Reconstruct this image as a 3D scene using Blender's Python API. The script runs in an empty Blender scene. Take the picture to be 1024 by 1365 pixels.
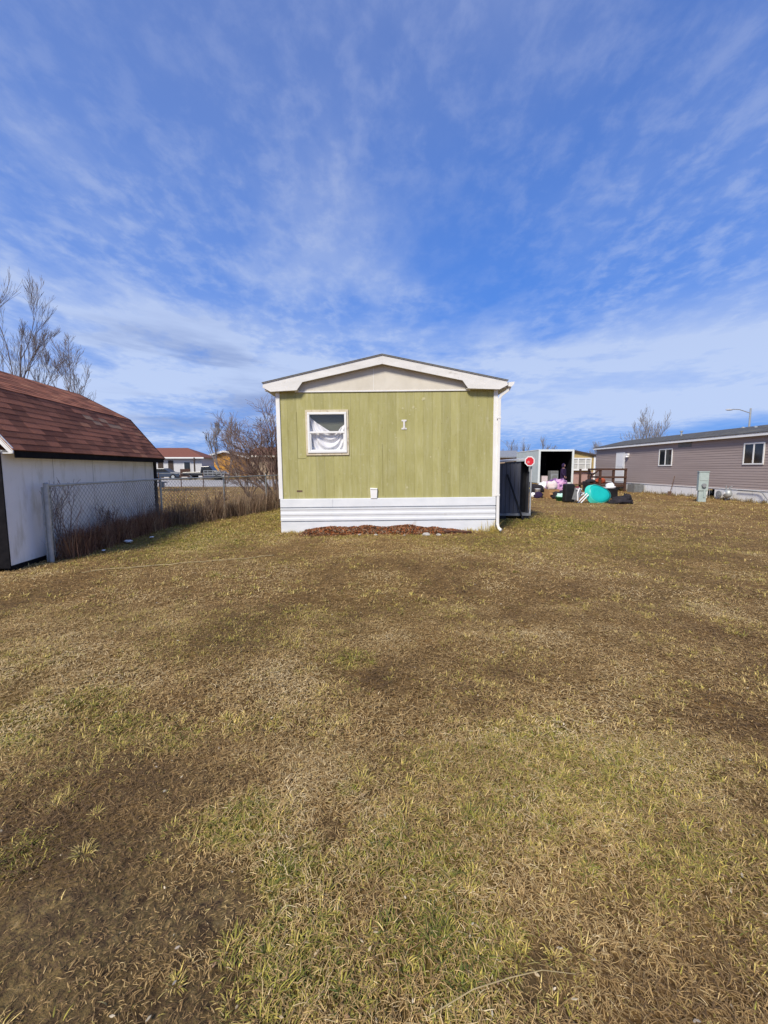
import bpy, math, random
import numpy as np
from mathutils import Vector, Matrix, noise as mnoise

random.seed(7)
RNG = np.random.default_rng(11)
R = math.radians
scene = bpy.context.scene
COL = scene.collection

# ------------------------------------------------------------------ materials
def lin(r, g, b):
    def c(v):
        v /= 255.0
        return v / 12.92 if v <= 0.04045 else ((v + 0.055) / 1.055) ** 2.4
    return (c(r), c(g), c(b), 1.0)

def mat(name, a, b=None, scale=8.0, detail=5.0, stretch=(1, 1, 1), rough=0.7, metal=0.0, bump=0.0,
        bump_scale=None, lo=0.35, hi=0.65, c=None, c_scale=2.0, c_lo=0.6, c_hi=0.7, c_stretch=(1, 1, 1), attr=None, attr_mix=1.0, spec=0.3):
    m = bpy.data.materials.new(name)
    m.use_nodes = True
    nt = m.node_tree
    n, l = nt.nodes, nt.links
    bs = n['Principled BSDF']
    bs.inputs['Roughness'].default_value = rough
    bs.inputs['Metallic'].default_value = metal
    bs.inputs['Specular IOR Level'].default_value = spec
    tc = n.new('ShaderNodeTexCoord')
    def noi(sc, st, det):
        mp = n.new('ShaderNodeMapping')
        mp.inputs['Scale'].default_value = st
        l.new(tc.outputs['Object'], mp.inputs['Vector'])
        t = n.new('ShaderNodeTexNoise')
        t.inputs['Scale'].default_value = sc
        t.inputs['Detail'].default_value = det
        t.inputs['Roughness'].default_value = 0.62
        l.new(mp.outputs['Vector'], t.inputs['Vector'])
        return t
    a = tuple(a) if len(a) == 4 else tuple(a) + (1,)
    b = a if b is None else (tuple(b) if len(b) == 4 else tuple(b) + (1,))
    t = noi(scale, stretch, detail)
    r = n.new('ShaderNodeMapRange')
    r.inputs['From Min'].default_value = lo
    r.inputs['From Max'].default_value = hi
    l.new(t.outputs['Fac'], r.inputs['Value'])
    mx = n.new('ShaderNodeMix'); mx.data_type = 'RGBA'
    mx.inputs['A'].default_value = a; mx.inputs['B'].default_value = b
    l.new(r.outputs['Result'], mx.inputs['Factor'])
    out = mx.outputs['Result']
    if c is not None:
        t2 = noi(c_scale, c_stretch, 6)
        r2 = n.new('ShaderNodeMapRange')
        r2.inputs['From Min'].default_value = c_lo; r2.inputs['From Max'].default_value = c_hi
        l.new(t2.outputs['Fac'], r2.inputs['Value'])
        m2 = n.new('ShaderNodeMix'); m2.data_type = 'RGBA'
        l.new(out, m2.inputs['A']); m2.inputs['B'].default_value = tuple(c) if len(c) == 4 else tuple(c) + (1,)
        l.new(r2.outputs['Result'], m2.inputs['Factor'])
        out = m2.outputs['Result']
    if attr:
        at = n.new('ShaderNodeAttribute'); at.attribute_name = attr
        m3 = n.new('ShaderNodeMix'); m3.data_type = 'RGBA'; m3.blend_type = 'MULTIPLY'
        m3.inputs['Factor'].default_value = attr_mix
        l.new(out, m3.inputs['A']); l.new(at.outputs['Color'], m3.inputs['B'])
        out = m3.outputs['Result']
    l.new(out, bs.inputs['Base Color'])
    if bump > 0:
        t3 = noi(bump_scale or scale * 3, stretch, 6)
        bp = n.new('ShaderNodeBump')
        bp.inputs['Strength'].default_value = bump
        bp.inputs['Distance'].default_value = 0.01
        l.new(t3.outputs['Fac'], bp.inputs['Height'])
        l.new(bp.outputs['Normal'], bs.inputs['Normal'])
    return m

def plank_wear(m):
    """each plank fades a little differently; grime rubbed into the lower boards and thin runs from the top"""
    nt = m.node_tree; n, l = nt.nodes, nt.links
    bs = n['Principled BSDF']; src = bs.inputs['Base Color'].links[0].from_socket
    tc = n.new('ShaderNodeTexCoord'); sp = n.new('ShaderNodeSeparateXYZ'); l.new(tc.outputs['Object'], sp.inputs[0])
    a = n.new('ShaderNodeMath'); a.operation = 'MULTIPLY_ADD'; a.inputs[1].default_value = 1 / .2085; a.inputs[2].default_value = 2.4 / .2085; l.new(sp.outputs['X'], a.inputs[0])
    f = n.new('ShaderNodeMath'); f.operation = 'FLOOR'; l.new(a.outputs[0], f.inputs[0])
    wn = n.new('ShaderNodeTexWhiteNoise'); wn.noise_dimensions = '1D'; l.new(f.outputs[0], wn.inputs['W'])
    r = n.new('ShaderNodeMapRange'); l.new(wn.outputs['Value'], r.inputs['Value']); r.inputs['To Min'].default_value = .90; r.inputs['To Max'].default_value = 1.06
    mu = n.new('ShaderNodeMix'); mu.data_type = 'RGBA'; mu.blend_type = 'MULTIPLY'; mu.inputs['Factor'].default_value = 1
    l.new(src, mu.inputs['A']); l.new(r.outputs['Result'], mu.inputs['B'])
    def streak(sc, st, lo, hi):
        mp = n.new('ShaderNodeMapping'); mp.inputs['Scale'].default_value = st; l.new(tc.outputs['Object'], mp.inputs['Vector'])
        t = n.new('ShaderNodeTexNoise'); t.inputs['Scale'].default_value = sc; t.inputs['Detail'].default_value = 7; l.new(mp.outputs['Vector'], t.inputs['Vector'])
        q = n.new('ShaderNodeMapRange'); q.inputs['From Min'].default_value = lo; q.inputs['From Max'].default_value = hi; l.new(t.outputs['Fac'], q.inputs['Value'])
        return q.outputs['Result']
    out = mu.outputs['Result']
    for fac, col, amt in ((streak(9, (1.6, 1, .16), .56, .78), (.24, .21, .085, 1), .34), (streak(16, (1, 1, .7), .60, .74), (.50, .47, .30, 1), .55), (streak(30, (1, 1, .5), .64, .72), (.16, .14, .07, 1), .5)):
        k = n.new('ShaderNodeMath'); k.operation = 'MULTIPLY'; k.inputs[1].default_value = amt; l.new(fac, k.inputs[0])
        mm = n.new('ShaderNodeMix'); mm.data_type = 'RGBA'; l.new(k.outputs[0], mm.inputs['Factor']); l.new(out, mm.inputs['A']); mm.inputs['B'].default_value = col
        out = mm.outputs['Result']
    l.new(out, bs.inputs['Base Color'])

def glass_mat(name, tint=(0.9, 0.95, 0.93), gloss=0.12):
    m = bpy.data.materials.new(name); m.use_nodes = True
    nt = m.node_tree; n, l = nt.nodes, nt.links
    n.remove(n['Principled BSDF'])
    tr = n.new('ShaderNodeBsdfTransparent'); tr.inputs['Color'].default_value = tint + (1,)
    gl = n.new('ShaderNodeBsdfGlossy'); gl.inputs['Roughness'].default_value = 0.03
    mx = n.new('ShaderNodeMixShader'); mx.inputs[0].default_value = gloss
    l.new(tr.outputs[0], mx.inputs[1]); l.new(gl.outputs[0], mx.inputs[2])
    l.new(mx.outputs[0], n['Material Output'].inputs['Surface'])
    return m

M = {}
M['green'] = mat('olive_paint', (0.355, 0.330, 0.125), (0.415, 0.39, 0.168), 3.5, 8, (1, 1, 0.35), 0.85, bump=0.25, bump_scale=40,
                 c=(0.47, 0.445, 0.25), c_scale=4, c_lo=0.50, c_hi=0.80, c_stretch=(4, 1, 0.45))
plank_wear(M['green'])
M['cream'] = mat('cream_paint', (0.60, 0.555, 0.46), (0.68, 0.635, 0.54), 2.5, 6, rough=0.7, bump=0.1)
M['white_trim'] = mat('white_trim_paint', (0.74, 0.73, 0.70), (0.82, 0.81, 0.79), 5, 6, (1, 1, 0.4), 0.6, bump=0.08,
                      c=(0.50, 0.45, 0.36), c_scale=7, c_lo=0.66, c_hi=0.84)
M['skirt'] = mat('white_metal_skirting', (0.66, 0.68, 0.70), (0.74, 0.755, 0.77), 2.0, 5, (1, 1, 2), 0.5, bump=0.05,
                 c=(0.50, 0.44, 0.36), c_scale=2.2, c_lo=0.68, c_hi=0.82, c_stretch=(1, 1, 0.6))
M['fascia'] = mat('weathered_white_board', (0.66, 0.645, 0.61), (0.77, 0.755, 0.725), 6, 8, (0.4, 1, 1), 0.75, bump=0.15,
                  c=(0.36, 0.33, 0.27), c_scale=9, c_lo=0.62, c_hi=0.8, c_stretch=(0.5, 1, 1))
M['shingle_grey'] = mat('grey_shingle', (0.20, 0.20, 0.195), (0.30, 0.30, 0.29), 30, 4, rough=0.95, bump=0.4)
M['shingle_red'] = mat('red_brown_shingle', (0.235, 0.084, 0.046), (0.335, 0.135, 0.078), 60, 6, rough=0.95, bump=0.5, bump_scale=220, attr='tint')
M['shed_white'] = mat('shed_white_paint', (0.77, 0.78, 0.78), (0.84, 0.845, 0.85), 1.6, 6, (1, 1, 1), 0.75, bump=0.08, bump_scale=60,
                      c=(0.46, 0.44, 0.36), c_scale=2.6, c_lo=0.52, c_hi=0.85, c_stretch=(2, 2, 0.6))
M['black_trim'] = mat('black_trim_paint', (0.006, 0.006, 0.008), (0.014, 0.013, 0.015), 9, 4, rough=0.8, spec=0.1)
M['dark_room'] = mat('dark_interior', (0.03, 0.028, 0.025), (0.05, 0.045, 0.04), 2, 3, rough=0.9)
M['blind'] = mat('olive_grey_blind', (0.115, 0.115, 0.075), (0.145, 0.145, 0.10), 2, 3, rough=0.7)
M['cloth'] = mat('white_cloth', (0.74, 0.73, 0.74), (0.82, 0.81, 0.82), 5, 4, rough=0.9)
M['glass'] = glass_mat('window_glass', (1, 1, 1), gloss=0.05)
M['vinyl'] = mat('white_vinyl', (0.78, 0.78, 0.76), (0.82, 0.82, 0.80), 6, 3, rough=0.45)
M['darkglass'] = mat('dark_window_pane', (0.015, 0.018, 0.022), (0.03, 0.033, 0.036), 2, 2, rough=0.06, spec=0.5)
M['taupe'] = mat('taupe_vinyl_siding', (0.325, 0.262, 0.24), (0.38, 0.31, 0.285), 1.2, 6, (1, 0.2, 3), 0.65, bump=0.05)
M['galv'] = mat('galvanised_steel', (0.34, 0.36, 0.36), (0.46, 0.48, 0.48), 14, 4, rough=0.5, metal=0.4)
M['wire'] = mat('galvanised_wire', (0.20, 0.21, 0.22), (0.30, 0.31, 0.32), 20, 3, rough=0.5, metal=0.5)
M['weed'] = mat('dry_weed_stems', (1, 1, 1), rough=0.95, attr='tint', spec=0.1)
M['grassblade'] = mat('grass_blades', (0.86, 0.86, 0.86), (1, 1, 1), 1.5, 3, rough=0.75, attr='tint', spec=0.25)
M['charcoal'] = mat('charcoal_sheet_metal', (0.075, 0.08, 0.10), (0.10, 0.105, 0.13), 3, 5, (1, 1, 0.3), 0.5)
M['pale_edge'] = mat('pale_grey_edge_trim', (0.42, 0.43, 0.45), (0.52, 0.53, 0.55), 8, 4, rough=0.5)
M['bark'] = mat('grey_brown_bark', (0.15, 0.122, 0.11), (0.23, 0.19, 0.175), 12, 5, (1, 1, 0.3), 0.95)
M['bark_red'] = mat('reddish_brown_bark', (0.14, 0.088, 0.068), (0.22, 0.15, 0.12), 12, 5, (1, 1, 0.3), 0.95)
M['bark_pale'] = mat('pale_grey_twig_bark', (0.17, 0.155, 0.15), (0.26, 0.24, 0.23), 12, 5, (1, 1, 0.3), 0.95)
M['mulch'] = mat('red_bark_mulch', (0.9, 0.9, 0.9), (1, 1, 1), 30, 4, rough=0.95, attr='tint', spec=0.1)
M['stone'] = mat('pale_stone', (0.36, 0.34, 0.31), (0.52, 0.50, 0.47), 12, 5, rough=0.9, bump=0.4)
M['deckwood'] = mat('dark_brown_deck_wood', (0.060, 0.030, 0.022), (0.10, 0.05, 0.034), 5, 5, (1, 6, 6), 0.8)
M['pedestal'] = mat('pale_green_grey_metal', (0.33, 0.40, 0.38), (0.40, 0.47, 0.45), 5, 4, rough=0.55)
M['steel'] = mat('grey_painted_steel', (0.20, 0.21, 0.22), (0.28, 0.29, 0.30), 7, 4, rough=0.5)
M['acgrey'] = mat('ac_grille_grey', (0.15, 0.15, 0.14), (0.20, 0.20, 0.19), 7, 4, rough=0.6)
M['red'] = mat('red_sign_paint', (0.62, 0.02, 0.035), (0.70, 0.035, 0.05), 4, 3, rough=0.5)
M['white'] = mat('white_plastic', (0.76, 0.76, 0.77), (0.82, 0.82, 0.82), 5, 3, rough=0.4)
M['teal'] = mat('teal_plastic', (0.008, 0.40, 0.37), (0.012, 0.46, 0.42), 2, 4, rough=0.35)
M['tealpale'] = mat('pale_teal_rim', (0.06, 0.55, 0.46), (0.08, 0.60, 0.50), 2, 4, rough=0.35)
M['black'] = mat('black_plastic', (0.008, 0.008, 0.009), (0.018, 0.018, 0.02), 5, 4, rough=0.5)
M['blackcloth'] = mat('black_fabric', (0.012, 0.011, 0.013), (0.035, 0.03, 0.036), 7, 6, rough=0.9)
M['carton'] = mat('brown_cardboard', (0.36, 0.20, 0.085), (0.43, 0.25, 0.11), 6, 4, rough=0.85)
M['greenplastic'] = mat('green_plastic', (0.02, 0.22, 0.09), (0.03, 0.27, 0.12), 5, 3, rough=0.4)
M['mint'] = mat('mint_plastic', (0.45, 0.72, 0.62), (0.52, 0.78, 0.68), 5, 3, rough=0.5)
M['yellow'] = mat('yellow_plastic', (0.75, 0.62, 0.10), (0.82, 0.70, 0.16), 5, 3, rough=0.4)
M['pink'] = mat('pink_purple_bedding', (0.50, 0.22, 0.42), (0.66, 0.42, 0.60), 3, 4, rough=0.9, c=(0.16, 0.07, 0.22), c_scale=4, c_lo=0.5, c_hi=0.55)
M['palepink'] = mat('pale_pink_bag', (0.68, 0.55, 0.53), (0.75, 0.64, 0.62), 4, 4, rough=0.7)
M['purple'] = mat('dark_purple_coat', (0.018, 0.009, 0.036), (0.03, 0.015, 0.052), 6, 4, rough=0.9)
M['jeans'] = mat('dark_trousers', (0.03, 0.025, 0.035), (0.05, 0.04, 0.05), 9, 4, rough=0.9)
M['skin'] = mat('skin', (0.42, 0.24, 0.17), (0.48, 0.28, 0.20), 7, 3, rough=0.6)
M['boxwhite'] = mat('white_trailer_panel', (0.66, 0.70, 0.68), (0.74, 0.77, 0.75), 2, 4, rough=0.5)
M['boxgreen'] = mat('pale_green_trailer_panel', (0.48, 0.55, 0.53), (0.55, 0.61, 0.59), 2, 4, rough=0.5)
M['tan'] = mat('tan_yellow_siding', (0.36, 0.26, 0.10), (0.42, 0.31, 0.13), 3, 5, (1, 1, 4), 0.7)
M['rosy'] = mat('dusty_pink_siding', (0.36, 0.22, 0.19), (0.42, 0.27, 0.23), 3, 5, (1, 1, 4), 0.7)
M['paleglass'] = mat('pale_curtained_pane', (0.42, 0.42, 0.38), (0.56, 0.55, 0.50), 3, 3, rough=0.1, spec=0.5)
M['roofbrown'] = mat('brown_shingle_roof', (0.05, 0.037, 0.03), (0.08, 0.06, 0.05), 10, 4, rough=0.95)
M['roofred'] = mat('russet_shingle_roof', (0.15, 0.058, 0.042), (0.21, 0.085, 0.062), 10, 4, rough=0.95)
M['housewhite'] = mat('off_white_siding', (0.52, 0.52, 0.53), (0.60, 0.60, 0.61), 3, 4, (1, 1, 4), 0.7)
M['housegold'] = mat('golden_yellow_siding', (0.52, 0.25, 0.035), (0.60, 0.31, 0.055), 3, 4, (1, 1, 4), 0.7)
M['housetan'] = mat('tan_far_siding', (0.34, 0.25, 0.17), (0.42, 0.32, 0.22), 3, 4, (1, 1, 4), 0.7)
M['carblack'] = mat('dark_car_paint', (0.012, 0.012, 0.014), (0.022, 0.022, 0.025), 3, 3, rough=0.25, spec=0.5)
M['carblue'] = mat('blue_grey_car_paint', (0.03, 0.045, 0.075), (0.045, 0.06, 0.09), 3, 3, rough=0.3, spec=0.5)
M['tyre'] = mat('tyre_rubber', (0.012, 0.012, 0.012), (0.02, 0.02, 0.02), 8, 3, rough=0.9)
M['concrete'] = mat('pale_concrete', (0.33, 0.315, 0.295), (0.42, 0.40, 0.38), 0.6, 8, rough=0.9, bump=0.2)
M['cord'] = mat('pale_tan_cord', (0.33, 0.255, 0.125), (0.42, 0.33, 0.17), 20, 3, rough=0.8)
M['litter'] = mat('pale_litter', (1, 1, 1), rough=0.95, attr='tint', spec=0.05)
M['rustwood'] = mat('rotted_dark_board', (0.05, 0.022, 0.014), (0.10, 0.045, 0.028), 9, 5, rough=0.95)
M['copper'] = mat('brown_rust_metal', (0.10, 0.06, 0.04), (0.16, 0.1, 0.07), 9, 5, rough=0.8)

# ------------------------------------------------------------------ mesh builder
class MB:
    def __init__(self):
        self.v = []; self.f = []; self.mi = []; self.tint = []
        self.cur = 0; self.ct = None
    def add(self, verts, faces):
        o = len(self.v)
        self.v.extend([tuple(p) for p in verts])
        for f in faces:
            self.f.append(tuple(i + o for i in f)); self.mi.append(self.cur)
        self.tint.extend([self.ct or (1, 1, 1, 1)] * len(verts))
        return self
    def box(self, x0, x1, y0, y1, z0, z1, mtx=None):
        p = [Vector(q) for q in ((x0, y0, z0), (x1, y0, z0), (x1, y1, z0), (x0, y1, z0), (x0, y0, z1), (x1, y0, z1), (x1, y1, z1), (x0, y1, z1))]
        if mtx is not None: p = [mtx @ q for q in p]
        return self.add(p, [(0, 3, 2, 1), (4, 5, 6, 7), (0, 1, 5, 4), (1, 2, 6, 5), (2, 3, 7, 6), (3, 0, 4, 7)])
    def prism(self, poly, d0, d1, axis='y'):
        """poly: 2D points; extruded along the axis. axis y: (x,z); axis x: (y,z); axis z: (x,y)"""
        def P(a, b, d):
            return (a, d, b) if axis == 'y' else ((d, a, b) if axis == 'x' else (a, b, d))
        n = len(poly)
        vs = [P(a, b, d0) for a, b in poly] + [P(a, b, d1) for a, b in poly]
        fs = [tuple(range(n)), tuple(range(2 * n - 1, n - 1, -1))]
        fs += [(i, n + i, n + (i + 1) % n, (i + 1) % n) for i in range(n)]
        return self.add(vs, fs)
    def strip(self, poly, d0, d1, axis='x'):
        """open profile swept along the axis"""
        def P(a, b, d):
            return (a, d, b) if axis == 'y' else ((d, a, b) if axis == 'x' else (a, b, d))
        n = len(poly)
        vs = [P(a, b, d0) for a, b in poly] + [P(a, b, d1) for a, b in poly]
        return self.add(vs, [(i, i + 1, n + i + 1, n + i) for i in range(n - 1)])
    def tube(self, pts, rad, n=6, cap=True):
        pts = [Vector(p) for p in pts]
        if not isinstance(rad, (list, tuple)): rad = [rad] * len(pts)
        vs = []; u = None
        for i, p in enumerate(pts):
            d = (pts[min(i + 1, len(pts) - 1)] - pts[max(i - 1, 0)])
            d = d.normalized() if d.length > 1e-9 else Vector((0, 0, 1))
            if u is None:
                u = d.cross(Vector((0, 0, 1)) if abs(d.z) < 0.9 else Vector((1, 0, 0))).normalized()
            else:
                u = (u - d * u.dot(d)); u = u.normalized() if u.length > 1e-6 else d.orthogonal().normalized()
            w = d.cross(u)
            for k in range(n):
                a = 2 * math.pi * k / n
                vs.append(p + (u * math.cos(a) + w * math.sin(a)) * rad[i])
        fs = []
        for i in range(len(pts) - 1):
            for k in range(n):
                fs.append((i * n + k, i * n + (k + 1) % n, (i + 1) * n + (k + 1) % n, (i + 1) * n + k))
        if cap:
            fs.append(tuple(range(n - 1, -1, -1))); fs.append(tuple((len(pts) - 1) * n + k for k in range(n)))
        return self.add(vs, fs)
    def lathe(self, prof, n=20, mtx=None):
        vs = []
        for r, z in prof:
            for k in range(n):
                a = 2 * math.pi * k / n
                q = Vector((r * math.cos(a), r * math.sin(a), z))
                vs.append(mtx @ q if mtx is not None else q)
        fs = []
        for i in range(len(prof) - 1):
            for k in range(n):
                fs.append((i * n + k, i * n + (k + 1) % n, (i + 1) * n + (k + 1) % n, (i + 1) * n + k))
        return self.add(vs, fs)
    def blob(self, c, r, seed=0, amp=0.25, nu=14, nv=9, freq=1.8, flat=None):
        vs = []; fs = []
        for j in range(nv + 1):
            th = math.pi * j / nv
            for i in range(nu):
                ph = 2 * math.pi * i / nu
                d = Vector((math.sin(th) * math.cos(ph), math.sin(th) * math.sin(ph), math.cos(th)))
                k = 1 + amp * mnoise.noise(d * freq + Vector((seed * 3.7, seed, 0))) + amp * 0.5 * mnoise.noise(d * freq * 2.7 + Vector((seed, 9, 0)))
                p = Vector((c[0] + d.x * r[0] * k, c[1] + d.y * r[1] * k, c[2] + d.z * r[2] * k))
                if flat is not None: p.z = max(p.z, flat)
                vs.append(p)
        for j in range(nv):
            for i in range(nu):
                fs.append((j * nu + i, (j + 1) * nu + i, (j + 1) * nu + (i + 1) % nu, j * nu + (i + 1) % nu))
        return self.add(vs, fs)
    def build(self, name, material, parent=None, loc=None, smooth=False, bevel=0.0):
        me = bpy.data.meshes.new(name)
        me.from_pydata(self.v, [], self.f)
        mats = material if isinstance(material, (list, tuple)) else [material]
        for m in mats: me.materials.append(m)
        if len(mats) > 1: me.polygons.foreach_set('material_index', self.mi)
        if any(t != (1, 1, 1, 1) for t in self.tint):
            at = me.color_attributes.new('tint', 'FLOAT_COLOR', 'POINT')
            at.data.foreach_set('color', [c for t in self.tint for c in t])
        if smooth: me.polygons.foreach_set('use_smooth', [True] * len(me.polygons))
        me.update()
        o = bpy.data.objects.new(name, me)
        COL.objects.link(o)
        if parent is not None: o.parent = parent
        if loc is not None: o.location = loc
        if bevel > 0:
            b = o.modifiers.new('bevel', 'BEVEL'); b.width = bevel; b.segments = 2; b.limit_method = 'ANGLE'
        return o

def tag(o, label=None, cat=None, group=None, kind=None):
    if label: o['label'] = label
    if cat: o['category'] = cat
    if group: o['group'] = group
    if kind: o['kind'] = kind
    return o

def thing(name, label, cat, loc=(0, 0, 0), rotz=0.0, group=None):
    o = bpy.data.objects.new(name, None)
    o.empty_display_size = 0.2
    COL.objects.link(o)
    o.location = loc; o.rotation_euler = (0, 0, rotz)
    return tag(o, label, cat, group)

def single(name, label, cat, mb, material, loc=(0, 0, 0), rot=(0, 0, 0), group=None, **kw):
    o = mb.build(name, material, None, loc, **kw)
    o.rotation_euler = rot
    return tag(o, label, cat, group)

# ------------------------------------------------------------------ numpy noise (ground relief and grass cover)
def vnoise(x, y, seed=0):
    xi = np.floor(x).astype(np.int64); yi = np.floor(y).astype(np.int64)
    xf = x - xi; yf = y - yi
    u = xf * xf * (3 - 2 * xf); v = yf * yf * (3 - 2 * yf)
    def h(a, b):
        n = (a * 374761393 + b * 668265263 + seed * 974711) & 0xFFFFFFFF
        n = ((n ^ (n >> 13)) * 1274126177) & 0xFFFFFFFF
        n = n ^ (n >> 16)
        return (n & 0xFFFF) / 65535.0
    return (h(xi, yi) * (1 - u) + h(xi + 1, yi) * u) * (1 - v) + (h(xi, yi + 1) * (1 - u) + h(xi + 1, yi + 1) * u) * v

def fbm(x, y, seed=0, octv=4):
    s = 0; a = 0.5; t = 0
    for i in range(octv):
        s = s + a * vnoise(x, y, seed + i * 17); t += a
        x = x * 2.03 + 3.1; y = y * 2.03 + 1.7; a *= 0.55
    return s / t

def relief(x, y):
    fade = np.clip((45 - np.hypot(x, y)) / 15, 0, 1)
    near = np.clip((14 - np.hypot(x, y)) / 8, 0, 1)
    return fade * ((fbm(x * 0.5, y * 0.5, 3, 3) - 0.5) * 0.07) + near * ((fbm(x * 4.5, y * 4.5, 8, 3) - 0.5) * 0.035)

# bare soil and fresh grass patches of the lawn: (x, y, rx, ry, amount)
BARE = [(-1.03, 1.24, 0.42, 0.20, 1.0), (-0.62, 1.29, 0.26, 0.17, 1.0), (-1.0, 1.55, 0.40, 0.15, 0.8), (-0.97, 1.05, 0.35, 0.12, 0.9), (-0.52, 1.05, 0.22, 0.13, 0.9),
        (0.43, 1.13, 0.13, 0.10, 0.9), (-0.95, 1.85, 0.35, 0.15, 0.6), (-1.35, 2.0, 0.3, 0.12, 0.5), (0.11, 2.04, 0.25, 0.2, 0.5), (3.2, 5.0, 0.6, 0.5, 0.15), (-0.2, 1.62, 0.12, 0.08, 0.5),
        (0.75, 1.35, 0.2, 0.1, 0.45), (-1.9, 1.75, 0.4, 0.2, 0.5)]
FRESH = [(-0.17, 1.84, 0.06, 0.05, 1.5), (-0.25, 3.23, 0.16, 0.16, 0.9), (-0.62, 1.67, 0.22, 0.12, 1.0), (-1.53, 2.3, 0.25, 0.16, 0.9), (-1.14, 2.2, 0.14, 0.12, 0.8), (-1.87, 2.55, 0.3, 0.2, 0.8),
         (0.21, 1.20, 0.26, 0.17, 1.1), (-0.32, 1.46, 0.20, 0.12, 1.0), (0.14, 1.52, 0.30, 0.16, 0.8), (1.0, 1.95, 0.7, 0.35, 0.7), (1.26, 1.5, 0.45, 0.25, 0.7), (-0.22, 1.15, 0.22, 0.15, 1.0),
         (-1.41, 1.49, 0.10, 0.12, 0.8), (-2.3, 2.3, 0.5, 0.25, 0.6), (-4.2, 9.5, 1.8, 2.6, 0.9), (-3.2, 13.0, 1.2, 4.0, 0.8), (4.4, 11.5, 1.8, 2.0, 0.8), (2.55, 9.6, 0.22, 0.15, 1.6),
         (0.0, 9.2, 2.6, 0.4, 0.5), (0.6, 1.7, 0.4, 0.2, 0.6), (-1.3, 3.8, 0.8, 0.6, 0.35), (3.5, 8.5, 2.6, 1.4, 0.4), (-0.75, 2.35, 0.18, 0.1, 0.6)]

def patches(x, y, lst):
    s = np.zeros_like(x)
    for px, py, rx, ry, a in lst:
        wob = (fbm(x * 5, y * 5, int(abs(px * 31 + py * 17)) + 5, 3) - 0.5) * 0.9
        d = np.hypot((x - px) / rx, (y - py) / ry) + wob
        s = np.maximum(s, a * np.clip(1.45 - d, 0, 1))
    return s

def cover(x, y):
    """(blade density, greenness, bareness) of the lawn at x, y"""
    bare = patches(x, y, BARE)
    fresh = patches(x, y, FRESH)
    bare = np.clip(np.maximum(bare - fresh * 0.7, np.clip((fbm(x * 1.7, y * 1.7, 41, 4) - 0.70) * 5, 0, 0.35)), 0, 1)
    clump = np.clip((fbm(x * 2.6, y * 2.6, 23, 4) - 0.47) * 6.5, 0, 1.2)
    green = np.clip(fresh + (fbm(x * 0.6, y * 0.6, 51, 4) - 0.52) * 1.1, 0, 1.2)
    dens = np.clip(0.045 + 0.34 * clump + 1.0 * fresh, 0, 1.4) * (1 - 0.93 * bare)
    return dens, green, bare

SOLID = [(-2.5, 2.75, 9.78, 27), (2.7, 4.5, 12.3, 16), (16.05, 21, 9, 33)]
def blocked(x, y):
    b = np.zeros_like(x, dtype=bool)
    for x0, x1, y0, y1 in SOLID: b |= (x > x0) & (x < x1) & (y > y0) & (y < y1)
    b |= (x < -5.52 - 0.130 * (y - 6.1)) & (y > 6.05) & (y < 11.55)
    b |= (x < -5.0) & (y > 33) & (y < 56)
    return b

# ------------------------------------------------------------------ ground
def axis_pts(spans):
    out = []
    for a, b, n in spans: out += list(np.linspace(a, b, n, endpoint=False))
    return np.array(out + [spans[-1][1]])
gx = axis_pts([(-3000, -300, 8), (-300, -60, 12), (-60, -14, 30), (-14, -3, 90), (-3, 3, 150), (3, 14, 90), (14, 60, 30), (60, 300, 12), (300, 3000, 8)])
gy = axis_pts([(-600, -20, 8), (-20, 0.2, 12), (0.2, 4, 110), (4, 14, 100), (14, 40, 60), (40, 120, 20), (120, 5000, 16)])
GX, GY = np.meshgrid(gx, gy)
fx, fy = GX.ravel(), GY.ravel()
gz = relief(fx, fy)
dens_g, green_g, bare_g = cover(fx, fy)
far = np.hypot(fx, fy) > 60
bare_g[far] = 0.1; green_g[far] = 0.35
me = bpy.data.meshes.new('ground')
nx, ny = len(gx), len(gy)
me.vertices.add(nx * ny)
me.vertices.foreach_set('co', np.stack([fx, fy, gz], 1).astype(np.float32).ravel())
ii = (np.arange(ny - 1)[:, None] * nx + np.arange(nx - 1)[None, :]).ravel()
quads = np.stack([ii, ii + 1, ii + nx + 1, ii + nx], 1).astype(np.int32)
me.loops.add(quads.size); me.polygons.add(len(quads))
me.loops.foreach_set('vertex_index', quads.ravel())
me.polygons.foreach_set('loop_start', np.arange(0, quads.size, 4, dtype=np.int32))
me.polygons.foreach_set('use_smooth', np.ones(len(quads), dtype=bool))
me.update()
ca = me.color_attributes.new('cover', 'FLOAT_COLOR', 'POINT')
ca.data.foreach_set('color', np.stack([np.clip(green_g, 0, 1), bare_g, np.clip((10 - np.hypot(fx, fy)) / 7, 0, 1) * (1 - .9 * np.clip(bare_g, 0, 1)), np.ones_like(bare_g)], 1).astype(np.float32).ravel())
ground = bpy.data.objects.new('ground', me); COL.objects.link(ground)
tag(ground, kind='structure')

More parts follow.
